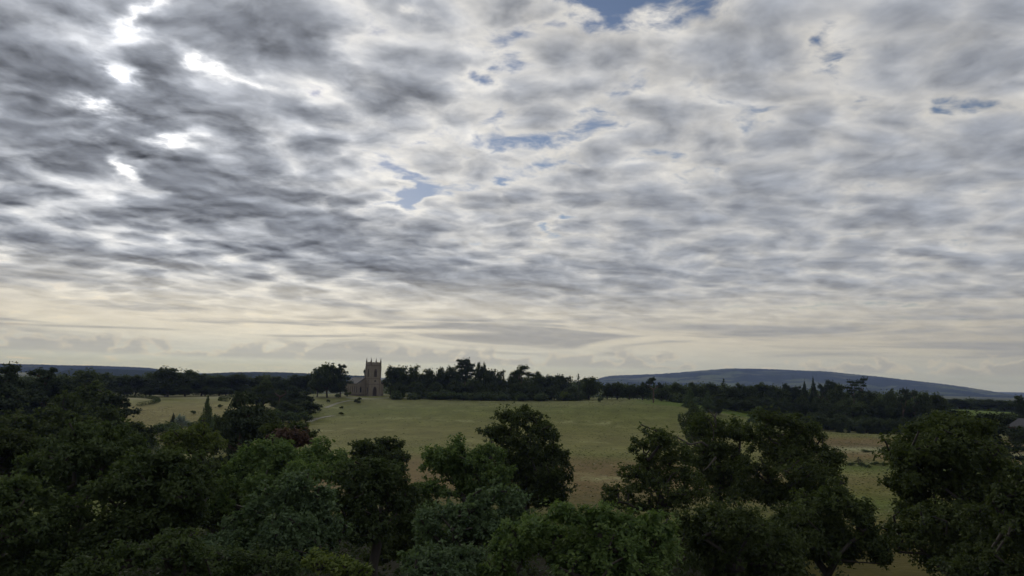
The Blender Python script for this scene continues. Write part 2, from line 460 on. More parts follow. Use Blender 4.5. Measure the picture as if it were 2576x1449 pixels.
# ------------------------------------------------------------------ far hills
def hill(name, prof, dist, depth, mat, seed, foot=-8.0, rough=4.0, ext=0.0):
    """prof: ridge line as places of the photograph; the slope runs down to the plain towards the viewer and behind"""
    r2 = np.random.default_rng(seed)
    px = np.array([q[0] for q in prof], float); py = np.array([q[1] for q in prof], float)
    xs = np.linspace(px[0], px[-1], 420)
    ys = np.interp(xs, px, py)
    k = np.ones(9) / 9; ysm = np.convolve(np.pad(ys, 4, mode='edge'), k, mode='valid')
    az_ = np.array([math.atan2(*place(x, 1.0)) for x in xs])
    zr = np.array([height_at(x, y, dist) for x, y in zip(xs, ysm)])
    def fbm(u, v):
        o = np.zeros_like(u)
        for i in range(6):
            f = 2.0 ** i
            a1, a2 = r2.uniform(0, 6.28, 2); t1, t2 = r2.uniform(.6, 1.4, 2)
            o += np.sin(u * f * t1 + a1 + 1.7 * np.sin(v * f * t2 + a2)) / f
        return o
    ts = np.concatenate([np.linspace(-1, 0, 40), np.linspace(0, 1, 12)[1:]])
    T, AZ = np.meshgrid(ts, az_, indexing='ij')
    ZR = np.broadcast_to(zr, T.shape)
    prof_t = np.cos(np.clip(np.abs(T), 0, 1) * math.pi) * .5 + .5
    prof_t = np.where(T < 0, .55 * prof_t + .45 * (1 - np.abs(T)) ** 1.0, prof_t)
    taper = np.minimum(sstep(AZ, az_[0], az_[0] + .02 + ext), sstep(-AZ, -az_[-1], -az_[-1] + .004))
    rr = dist + T * depth
    z = foot + (ZR - foot) * prof_t * np.where(T == T, 1, 1)
    z = z + fbm(AZ * 90, T * 5) * rough * prof_t * (1 - prof_t) * 4
    bumps = (r2.random(T.shape) ** 3) * rough * .9
    z = z + bumps * (prof_t > .93) + fbm(AZ * 900, T) * rough * .12
    z = foot + (z - foot) * np.clip(taper, 0, 1)
    V = np.stack([np.sin(AZ) * rr, np.cos(AZ) * rr, z], -1).reshape(-1, 3)
    na_ = len(az_); I, J = np.meshgrid(np.arange(len(ts) - 1), np.arange(na_ - 1), indexing='ij')
    Fc = np.stack([I * na_ + J, I * na_ + J + 1, (I + 1) * na_ + J + 1, (I + 1) * na_ + J], -1).reshape(-1, 4)[:, ::-1]
    return tag(obj(name, mesh_np(name, V, Fc, mat, smooth=True)), kind='structure')
def hill_mat(name, wood, sc_):
    m = new_mat(name); p = pos_()
    pz = vmath_('MULTIPLY', p, (1, 1, 0))
    f = ramp_(voronoi_(vmath_('ADD', pz, vscale_(noise_(pz, .002, 3, .5, out=1), 240.0)), sc_, out='Color'), [(0, (.045, .055, .03)), (.4, (.05, .065, .032)), (.55, (.12, .15, .06)), (.8, (.15, .155, .08)), (1, (.10, .13, .05))])
    w = step_(noise_(pz, .0012, 5, .6, .4), wood - .05, wood + .05)
    c = mix_(w, (.030, .042, .024), f)
    sp = noise_(p, .03, 3, .6)
    c = vscale_(c, sp * .7 + .40)
    out_(shader('ShaderNodeBsdfDiffuse', Color=c)); return m
HILLM = hill_mat('far_hill_cover', .50, .0034)
WOODM = hill_mat('far_wooded_ridge', .60, .005)
hill('hill', [(1440,972),(1497,955),(1530,946),(1600,943),(1660,941),(1700,938),(1760,933),(1830,927.5),(1887,927.5),(1990,931),(2080,935),(2154,942),(2220,949),(2288,957),(2360,965),(2422,973),(2490,984),(2556,996),(2620,1004)], 9000, 3000, HILLM, 3, rough=7)
hill('hill', [(-200,916),(0,915),(90,917),(150,919),(230,920),(320,923),(380,926),(420,934),(470,940)], 7000, 1500, WOODM, 4, rough=4)
hill('hill', [(120,934),(200,929),(260,928),(330,931),(400,934),(500,941),(580,937),(640,936),(700,937),(760,939),(850,943),(960,948)], 4200, 900, WOODM, 5, rough=3)
hill('hill', [(2380,990),(2470,986),(2530,986.5),(2600,988),(2700,990)], 14000, 2000, WOODM, 6, rough=3)

# ------------------------------------------------------------------ haze: air between here and the hills
m_haze = new_mat('haze_air')
pv = S.tree.nodes.new('ShaderNodeVolumePrincipled')
pv.inputs['Color'].default_value = (.36, .48, 1.0, 1)
pv.inputs['Absorption Color'].default_value = (1, 1, 1, 1)
pv.inputs['Density'].default_value = 5.2e-5
pv.inputs['Anisotropy'].default_value = 0.1
out_(pv, vol=True)
hz = MB(); hz.box(-23900, 23900, -23900, 23900, -12.0, 262.0)
tag(hz.build('haze', m_haze), 'thin blue haze lying over the distant farmland and hills', None, kind='stuff')
# ------------------------------------------------------------------ tree builder
def unit(v):
    return v / np.maximum(np.linalg.norm(v, axis=-1, keepdims=True), 1e-9)
def leaf_quads(P_, N_, T_, L, W):
    """kite-shaped leaves lying across N_, pointing along T_"""
    N_ = unit(N_); T_ = unit(T_ - (T_ * N_).sum(-1, keepdims=True) * N_); B_ = np.cross(N_, T_)
    L = np.asarray(L)[:, None]; W = np.asarray(W)[:, None]
    v = np.stack([P_ - T_ * L * .5, P_ + B_ * W * .5 - T_ * L * .05 - N_ * W * .12, P_ + T_ * L * .5, P_ - B_ * W * .5 - T_ * L * .05 - N_ * W * .12], 1)
    n = len(P_)
    return v.reshape(-1, 3), np.arange(n * 4).reshape(n, 4)
def lobes_area(lb):
    p_ = 1.6
    a, b, c_ = lb[:, 3] ** p_, lb[:, 4] ** p_, lb[:, 5] ** p_
    return 4 * math.pi * ((a * b + a * c_ + b * c_) / 3) ** (1 / p_)
def clumps_on(lb, rs, spacing, low=.35):
    """places for leaf clumps: near the skin of the lobes, thin underneath, none deep inside a neighbour"""
    area = lobes_area(lb)
    n = np.maximum(3, (area / spacing ** 2 * 1.15)).astype(int)
    idx = np.repeat(np.arange(len(lb)), n)
    d = unit(rs.normal(size=(len(idx), 3)))
    keep = (d[:, 2] > -.25) | (rs.random(len(idx)) < low)
    idx, d = idx[keep], d[keep]
    L_ = lb[idx]
    rad = rs.uniform(.70, 1.04, (len(idx), 1))
    p_ = L_[:, :3] + d * L_[:, 3:6] * rad
    ok = np.ones(len(p_), bool)
    for k in range(len(lb)):
        q = (p_ - lb[k, :3]) / lb[k, 3:6]
        ok &= ~((np.linalg.norm(q, axis=1) < .62) & (idx != k))
    o = unit(d / L_[:, 3:6])
    return p_[ok], o[ok]
def crown_arrays(lb, rs, spacing, cr, leaf, cover=1.9, flat=.62, droop=.25, up=.55, fill=.35, aspect=.5):
    c_, o = clumps_on(lb, rs, spacing)
    area = lobes_area(lb).sum()
    tot = int(area * cover / (leaf * leaf * aspect * .5))
    per = np.maximum(4, (tot / max(len(c_), 1)) * rs.uniform(.5, 1.5, len(c_))).astype(int)
    idx = np.repeat(np.arange(len(c_)), per)
    n = len(idx)
    d = unit(rs.normal(size=(n, 3))) * (rs.random((n, 1)) ** .55)
    size = cr * rs.uniform(.6, 1.4, len(c_))[idx, None]
    stray = rs.random(len(c_)) < .34                      # sprays that stand out of the crown
    c_ = c_ + o * (stray * rs.uniform(.3, 1.3, len(c_)) * cr)[:, None] + np.array([0, 0, .15]) * stray[:, None] * cr
    size = size * np.where(stray, .6, 1.0)[idx, None]
    keepl = (~stray[idx]) | (rs.random(n) < .5)
    idx, d, size = idx[keepl], d[keepl], size[keepl]; n = len(idx)
    # each clump is a shallow cushion that follows the skin of the crown
    oo = o[idx]
    along = (d * oo).sum(-1, keepdims=True)
    d = d - oo * along * (1 - flat)
    P_ = c_[idx] + d * size
    N_ = oo * .45 + np.array([0, 0, up]) + rs.normal(size=(n, 3)) * .55
    T_ = oo * .5 + d * .8 + rs.normal(size=(n, 3)) * .55 - np.array([0, 0, droop])
    ln = leaf * rs.uniform(.7, 1.35, n)
    tint = np.clip(rs.random(len(c_))[idx] * .6 + rs.random(n) * .4, 0, 1)
    # sparse leaves inside
    nf = int(n * fill * .35)
    k = rs.integers(0, len(lb), nf)
    dd = unit(rs.normal(size=(nf, 3))) * (rs.random((nf, 1)) ** .4) * .78
    Pf = lb[k, :3] + dd * lb[k, 3:6]
    P_ = np.concatenate([P_, Pf]); N_ = np.concatenate([N_, rs.normal(size=(nf, 3)) + [0, 0, .5]])
    T_ = np.concatenate([T_, rs.normal(size=(nf, 3))]); ln = np.concatenate([ln, leaf * 1.7 * np.ones(nf)])
    tint = np.concatenate([tint, rs.random(nf) * .5])
    v, f = leaf_quads(P_, N_, T_, ln, ln * aspect * rs.uniform(.8, 1.2, len(ln)))
    return v, f, tint, c_, o
def tubes(segs, sides=5):
    """segs: (p0, p1, r0, r1) arrays -> tapered tubes"""
    p0, p1, r0, r1 = [np.asarray(a, float) for a in segs]
    t = unit(p1 - p0)
    ref = np.where(np.abs(t[:, 2:3]) > .9, np.array([[1., 0, 0]]), np.array([[0, 0, 1.]]))
    a = unit(np.cross(t, ref)); b = np.cross(t, a)
    th = np.arange(sides) * 2 * math.pi / sides
    ringv = a[:, None] * np.cos(th)[None, :, None] + b[:, None] * np.sin(th)[None, :, None]
    v0 = p0[:, None] + ringv * r0[:, None, None]; v1 = p1[:, None] + ringv * r1[:, None, None]
    V = np.concatenate([v0, v1], 1).reshape(-1, 3)
    n = len(p0); base = (np.arange(n) * sides * 2)[:, None]
    i = np.arange(sides)[None]; j = (np.arange(sides) + 1)[None] % sides
    Fq = np.stack([base + i, base + j, base + sides + j, base + sides + i], -1).reshape(-1, 4)
    return V, Fq
def skeleton(rs, base, fork, targets, r_base, wobble=.18, maxn=160):
    """trunk from base to fork, then limbs that branch towards the clumps"""
    nodes = [np.array(base, float)]; par = [-1]
    base = np.array(base, float); fork = np.array(fork, float)
    K = 5
    off = np.zeros(3)
    for k in range(1, K + 1):
        off = off + rs.normal(size=3) * np.array([1, 1, 0]) * np.linalg.norm(fork - base) * .02
        nodes.append(base + (fork - base) * k / K + off * (k < K)); par.append(len(nodes) - 2)
    trunk_n = len(nodes)
    tg = np.asarray(targets)
    if len(tg) > maxn: tg = tg[rs.choice(len(tg), maxn, replace=False)]
    dist0 = np.linalg.norm(tg - fork, axis=1)
    for t_ in tg[np.argsort(dist0)]:
        N0 = np.array(nodes)
        dd = np.linalg.norm(N0 - t_, axis=1)
        back = np.linalg.norm(N0 - base, axis=1)
        score = dd + .35 * back * 0 + 1.2 * np.maximum(0, N0[:, 2] - t_[2] + .25 * dd)
        score[:max(1, trunk_n - 3)] += 1e3
        k = int(np.argmin(score)); p0 = N0[k]
        L_ = dd[k]; m = max(1, int(L_ / (.22 * np.linalg.norm(fork - base) + .3)))
        m = min(m, 5); last = k
        bend = rs.normal(size=3) * wobble * L_ * .5
        for q in range(1, m + 1):
            s_ = q / m
            p_ = p0 + (t_ - p0) * s_ + bend * math.sin(math.pi * s_) * (q < m) + rs.normal(size=3) * wobble * .18 * L_ * (q < m)
            nodes.append(p_); par.append(last); last = len(nodes) - 1
    nodes = np.array(nodes); par = np.array(par)
    load = np.ones(len(nodes)) * .0
    child = np.bincount(par[par >= 0], minlength=len(nodes))
    load[child == 0] = 1.0
    for i in range(len(nodes) - 1, 0, -1): load[par[i]] += load[i]
    rad = r_base * (load / load[0]) ** .46
    rad = np.maximum(rad, r_base * .035)
    rad[:2] *= np.array([1.35, 1.08])
    i = np.arange(1, len(nodes))
    return tubes((nodes[par[i]], nodes[i], rad[par[i]] * np.where(par[i] < trunk_n, 1, .92), rad[i]))

def billow(lb, rs, k=9, lo=.26, hi=.46, out=.72):
    """breaks each mass of a crown up into smaller bosses with hollows between them"""
    res = []
    for q in lb:
        n = max(4, int(k * rs.uniform(.8, 1.25)))
        d = unit(rs.normal(size=(n * 3, 3)))
        d = d[d[:, 2] > -.45][:n]
        for v in d:
            r = rs.uniform(lo, hi)
            c_ = q[:3] + v * q[3:6] * (out + rs.uniform(-.12, .16))
            e = q[3:6] * r * rs.uniform(.8, 1.25, 3)
            e[2] = max(e[2], .55 * e[0])
            res.append((*c_, *e))
        res.append((*q[:3], *(q[3:6] * .5)))
    return np.array(res)

# ------------------------------------------------------------------ foreground trees, each with a crown of its own
def near_tree(name, label, dist, lobes, leaf_kind, seed, group=None, leaf=.30, spacing=None, cr=None, cover=1.5, trunk_px=None,
              fork=.42, flat=.62, cat='tree', depth=1.0, up=.55, droop=.25, dead=None, low=.35, bosses=9, loose=1.0):
    """lobes: masses of the crown as (x, y, half width, half height[, metres nearer or farther])"""
    rs = np.random.default_rng(seed)
    m = dist / F
    lb = []
    for q in lobes:
        px, py, hw, hh = q[:4]; off = q[4] if len(q) > 4 else rs.uniform(-.5, .5) * hw * m * 1.4
        d_ = dist + off
        x, y = place(px, d_); z = height_at(px, py, d_)
        lb.append((x, y, z, hw * m, hw * m * rs.uniform(.9, 1.2) * depth, hh * m))
    lb = np.array(lb)
    # a rounder far side, so that the crown is whole from any side
    ctr = lb[:, :3].mean(0)
    wmax = np.abs(lb[:, 0] - ctr[0]).max() + lb[:, 3].mean()
    extra = []
    for k in range(max(2, len(lb) // 4)):
        src = lb[rs.integers(len(lb))]
        f_ = rs.uniform(.25, .6)
        extra.append((ctr[0] + (src[0] - ctr[0]) * .5, ctr[1] + wmax * f_, src[2] - rs.uniform(.4, 1.4), src[3], src[4], src[5]))
    lb = np.concatenate([lb, np.array(extra)])
    bx = place(trunk_px, dist)[0] if trunk_px else ctr[0]
    by = place(trunk_px, dist)[1] if trunk_px else ctr[1] + wmax * .1
    bz = gz(bx, by) - .15
    O = np.array([bx, by, bz])
    lb[:, :3] -= O
    big = lb
    lb = billow(lb, rs, k=bosses, hi=.46 * loose, out=.70)
    sp = spacing or max(.42, .85 * float(np.mean(lb[:, 3])))
    crd = cr or sp * .80
    v, f, tint, c_, o_ = crown_arrays(lb, rs, sp, crd, leaf * 1.22, cover=cover * .45, flat=flat, up=up, droop=droop)
    root = empty(name, tuple(O))
    tag(root, label, cat, group)
    H = lb[:, 2].max()
    fk = np.array([rs.normal() * .2, rs.normal() * .2, max(H * fork, .5)])
    tv, tf = skeleton(rs, (0, 0, 0), fk, np.concatenate([c_ - o_ * .25, big[:, :3]]), max(.16, H * .028), maxn=150)
    obj('trunk', mesh_np('trunk', tv, tf, BARK, smooth=True), root)
    obj('crown', mesh_np('crown', v, f, LEAF[leaf_kind], face_attr={'tint': tint}), root)
    if dead:
        for path in dead:
            pts_ = []
            for px, py, off in path:
                x, y = place(px, dist + off); pts_.append(np.array([x, y, height_at(px, py, dist + off)]) - O)
            pts_ = np.array(pts_); rr = np.linspace(.17, .035, len(pts_))
            dv, df = tubes((pts_[:-1], pts_[1:], rr[:-1], rr[1:]), 6)
            tag(obj('dead_branch', mesh_np('dead_branch', dv, df, DEADWOOD, smooth=True), root), 'bare dead branch without leaves')
    return root

G_ = 'trees close below the viewpoint'
near_tree('oak_tree', 'tall dark oak standing alone in the middle against the open meadow', 125,
    [(1308,1062,50,36),(1262,1102,44,34),(1350,1105,56,48),(1300,1140,70,48),(1388,1160,50,52),(1330,1195,85,58),(1408,1210,36,56),(1258,1170,40,40,-4),(1400,1255,32,28),(1340,1250,70,45)],
    'darkoak', 11, G_, leaf=.36, cover=1.7, trunk_px=1335)
near_tree('ash_tree', 'bright green feathery ash just left of the lone dark oak', 88,
    [(1140,1138,42,34),(1095,1160,36,36),(1188,1160,46,36),(1150,1200,80,50),(1232,1148,38,32),(1242,1205,46,48),(1110,1240,55,45),(1210,1255,66,40),(1270,1235,30,36)],
    'ash', 12, G_, leaf=.30, cover=1.9, trunk_px=1170)
near_tree('oak_tree', 'small dark bushy tree at the meadow edge, between two bright green ashes', 122,
    [(930,1132,42,24),(985,1126,36,22),(990,1155,38,28),(1010,1182,20,24),(940,1165,50,30)], 'darkoak', 13, G_, leaf=.34, cover=2.2)
near_tree('ash_tree', 'broad mid-green ash with its rounded top below the small dark bushy tree', 72,
    [(948,1182,46,30),(900,1212,46,38),(1000,1200,44,36),(958,1250,88,56),(1030,1262,36,46),(880,1275,45,50),(960,1330,95,55),(1050,1330,40,45)],
    'lime', 14, G_, leaf=.27, cover=1.9, trunk_px=955)
near_tree('ash_tree', 'blue-green ash with pale leaf sprays, lower left of centre', 58,
    [(770,1232,46,30),(722,1258,44,36),(812,1268,46,40),(662,1300,44,36),(748,1325,105,58),(625,1345,44,36),(590,1385,60,40),(700,1400,110,55),(830,1350,50,60)],
    'grey', 15, G_, leaf=.25, cover=1.8, trunk_px=735)
near_tree('ash_tree', 'wide green tree behind the blue-green ash, beneath the copper-leaved crown', 88,
    [(690,1140,55,26),(742,1150,46,28),(822,1148,46,34),(640,1172,46,32),(778,1190,90,42),(600,1212,44,38),(680,1222,90,50),(862,1178,34,36),(560,1260,40,36)],
    'ash', 16, G_, leaf=.30, cover=1.9, trunk_px=720)
near_tree('copper_beech', 'small reddish brown copper-leaved tree on the meadow edge at left', 106,
    [(760,1106,36,18),(712,1110,28,17),(735,1097,28,16)], 'copper', 17, leaf=.32, cover=2.2)
near_tree('dark_bush', 'dark shrubby tree just above the copper-leaved crown', 118,
    [(700,1088,34,16),(745,1080,30,15),(775,1090,28,14)], 'darkoak', 171, leaf=.34, cover=2.0)
near_tree('ash_tree', 'grey-green ash with silvery sprays in front of the lone dark oak', 55,
    [(1262,1258,44,30),(1302,1278,40,36),(1212,1268,32,36),(1140,1290,36,34),(1222,1320,88,48),(1085,1312,36,30),(1130,1362,85,50),(1320,1320,36,40)],
    'grey', 18, G_, leaf=.24, cover=1.8, trunk_px=1215)
near_tree('ash_tree', 'large bright green tree filling the bottom edge right of centre', 47,
    [(1340,1332,54,36),(1438,1308,54,34),(1518,1312,52,36),(1600,1322,46,36),(1660,1335,36,40),(1420,1385,140,58),(1600,1392,110,58),(1290,1385,52,42),(1240,1440,60,40),(1500,1440,160,40)],
    'ash', 19, G_, leaf=.23, cover=1.8, trunk_px=1480)
near_tree('ash_tree', 'pale grey-green tree at the bottom edge, left of the large bright green one', 45,
    [(1120,1392,50,26),(1085,1425,50,36),(1180,1405,52,36),(1130,1445,80,30)], 'grey', 20, G_, leaf=.22, cover=1.8)
near_tree('young_tree', 'yellow-green treetop peeping in at the bottom edge, left of centre', 43,
    [(862,1428,44,22),(928,1438,40,20),(820,1415,30,26)], 'yellow', 21, G_, leaf=.22, cover=1.8)
near_tree('oak_tree', 'open oak with its bare forked trunk showing, leftmost of the right-hand oaks', 98,
    [(1638,1100,40,24),(1602,1126,30,26),(1680,1118,40,32),(1712,1150,34,36),(1588,1196,40,22),(1620,1160,28,20),(1556,1238,40,24),(1650,1232,76,34),(1700,1195,50,40),(1732,1250,56,56),(1612,1278,66,30),(1540,1270,30,20)],
    'oak', 22, G_, leaf=.32, cover=1.25, trunk_px=1668, fork=.5, bosses=7)
near_tree('oak_tree', 'stag-headed oak with bare dead branches, between the two open oaks at right', 118,
    [(1770,1062,40,26),(1742,1086,30,18),(1802,1082,40,30),(1850,1080,36,26),(1868,1106,34,24),(1800,1125,56,26),(1762,1165,44,26),(1850,1170,66,46),(1800,1230,80,56),(1800,1180,60,40),(1866,1235,60,46)],
    'oak', 23, G_, leaf=.35, cover=1.4, trunk_px=1815, fork=.5, bosses=7,
    dead=[[(1790,1130,-3),(1765,1112,-4),(1735,1118,-4.5),(1712,1116,-5),(1702,1104,-5),(1708,1094,-5)], [(1735,1118,-4.5),(1700,1098,-5.2),(1690,1100,-5.4)],
          [(1800,1075,-1),(1798,1050,-1),(1788,1038,-1.2),(1782,1030,-1.2)], [(1798,1050,-1),(1803,1036,-1)], [(1800,1150,-4),(1780,1175,-5),(1768,1185,-5.5)]])
near_tree('oak_tree', 'tall spreading oak with branches showing through, rightmost of the right-hand oaks', 108,
    [(1950,1058,46,30),(1915,1085,40,30),(1992,1070,40,34),(2042,1092,34,28),(2000,1122,76,34),(1918,1132,42,34),(2072,1150,44,34),(2096,1180,26,36),(1990,1190,95,36),(2085,1235,32,26),(1905,1180,40,30),(2010,1240,60,30),(1965,1155,50,36),(1905,1235,66,38),(1960,1255,66,36)],
    'oak', 24, G_, leaf=.33, cover=1.25, trunk_px=1988, fork=.45, bosses=7)
near_tree('oak_tree', 'dark round oak low at right, in front of the spreading oak', 80,
    [(2100,1262,44,30),(2050,1292,66,40),(2150,1302,40,36),(2020,1342,100,48),(2172,1352,30,42),(2100,1385,100,58),(1960,1365,90,58),(2195,1400,30,40)],
    'darkoak', 25, G_, leaf=.28, cover=1.9, trunk_px=2070)
near_tree('oak_tree', 'dark leafy tree right of the large bright green one at the bottom', 66,
    [(1790,1312,54,36),(1850,1322,76,46),(1742,1342,44,46),(1810,1392,110,58),(1925,1402,80,58)], 'darkoak', 26, G_, leaf=.26, cover=1.9)
near_tree('oak_tree', 'very large dark oak filling the right side of the picture', 88,
    [(2390,1072,60,28),(2335,1092,42,28),(2450,1100,54,40),(2362,1142,76,46),(2440,1172,84,54),(2268,1152,22,14),(2300,1130,20,12),(2345,1212,76,46),(2280,1238,40,42),(2425,1250,110,64),(2312,1292,56,40),(2400,1342,130,64),(2345,1402,90,56),(2245,1215,24,14)],
    'oak', 27, G_, leaf=.32, cover=1.55, trunk_px=2390)
near_tree('oak_tree', 'dark oak with drooping sprays cut by the right edge of the picture', 70,
    [(2562,1205,40,24),(2545,1255,46,34),(2585,1320,60,60),(2535,1402,80,56),(2442,1425,80,46)], 'darkoak', 28, G_, leaf=.27, cover=1.7)
near_tree('ash_tree', 'domed dark green tree left, standing before the black cedars', 85,
    [(232,1100,50,24),(300,1110,54,30),(180,1132,50,30),(345,1132,34,26),(250,1162,100,46),(132,1172,46,40),(330,1192,56,46),(220,1232,110,56),(110,1242,50,46)],
    'lime', 29, G_, leaf=.30, cover=2.0)
near_tree('ash_tree', 'broad dusky green tree below the small silver willow', 62,
    [(402,1168,54,24),(462,1180,44,28),(352,1198,48,28),(502,1202,34,26),(292,1240,54,36),(422,1240,100,46),(222,1290,54,36),(352,1322,120,56),(482,1292,66,46),(252,1372,100,46),(200,1412,60,46)],
    'lime', 30, G_, leaf=.26, cover=1.9)
near_tree('ash_tree', 'dark green tree in the lower left corner', 62,
    [(52,1228,52,28),(102,1252,44,34),(32,1292,66,52),(112,1322,54,46),(62,1392,100,56),(-40,1270,50,50)], 'lime', 31, G_, leaf=.26, cover=1.9)
near_tree('ash_tree', 'shadowy treetop at the bottom edge, left, under the broad dusky tree', 46,
    [(482,1392,84,34),(362,1412,56,36),(562,1432,84,34),(702,1428,76,30),(260,1445,60,26)], 'lime', 32, G_, leaf=.22, cover=1.9)
near_tree('yellow_tree', 'yellowish green tree between the small silver willow and the tall dark pine', 112,
    [(482,1102,34,18),(520,1082,26,16),(442,1106,26,15),(520,1112,46,26),(542,1135,38,34),(470,1125,36,16)], 'yellow', 33, G_, leaf=.32, cover=1.9)
near_tree('dark_tree', 'dark brownish tree at the left edge, above the corner tree', 108,
    [(40,1122,54,24),(100,1136,46,28),(30,1165,66,40),(95,1180,50,36),(-30,1130,40,40)], 'darkoak', 34, G_, leaf=.33, cover=2.0)
near_tree('dark_tree', 'dark tree filling the hollow below the tall black pine at left', 100,
    [(560,1200,50,30),(530,1240,50,34),(590,1250,50,40),(640,1280,60,40),(540,1290,70,40)], 'darkoak', 37, G_, leaf=.34, cover=1.6)
near_tree('dark_tree', 'dark understorey tree between the broad mid-green ash and the grey-green ash', 84,
    [(1040,1300,46,34),(1080,1275,36,30),(1060,1350,60,44),(1000,1380,70,44)], 'darkoak', 38, G_, leaf=.32, cover=1.6)
# ------------------------------------------------------------------ undergrowth below the near trees
def stuff_leaves(name, label, centers, radii, leaf, mat, per, seed, flat=.75):
    rs = np.random.default_rng(seed)
    centers = np.asarray(centers, float); radii = np.asarray(radii, float)
    idx = np.repeat(np.arange(len(centers)), per)
    d = unit(rs.normal(size=(len(idx), 3))); d[:, 2] = np.where(d[:, 2] < -.75, -d[:, 2], d[:, 2])
    shell = rs.random((len(idx), 1)) ** .3
    P_ = centers[idx] + d * radii[idx] * shell * (1 + .25 * rs.normal(size=(len(idx), 1)) * .5)
    N_ = d * .6 + rs.normal(size=d.shape) * .5 + [0, 0, .5]
    T_ = rs.normal(size=d.shape) + d * .5
    lf = np.broadcast_to(np.asarray(leaf, float), (len(centers),))[idx] * rs.uniform(.7, 1.3, len(idx))
    v, f = leaf_quads(P_, N_, T_, lf, lf * .6)
    tint = np.clip(rs.random(len(centers))[idx] * .7 + rs.random(len(idx)) * .3, 0, 1)
    o = obj(name, mesh_np(name, v, f, mat, face_attr={'tint': tint}))
    return tag(o, label, None, kind='stuff')
rs = np.random.default_rng(5)
cs, rr_ = [], []
for k in range(760):
    px = rs.uniform(-150, 2700); d_ = rs.uniform(30, 130)
    if px > 1350 and d_ > 95 and not (1580 < px < 2060 and d_ < 118): continue
    if 2090 < px < 2330 and d_ > 60: continue
    x, y = place(px, d_); r = rs.uniform(1.4, 3.2) * (1.5 if d_ < 75 else 1.0)
    cs.append((x, y, gz(x, y) + .4)); rr_.append((r, r, r * rs.uniform(.9, 1.7)))
stuff_leaves('undergrowth', 'dense dark undergrowth beneath the near trees', cs, rr_, .62, LEAF['under'], 120, 6)

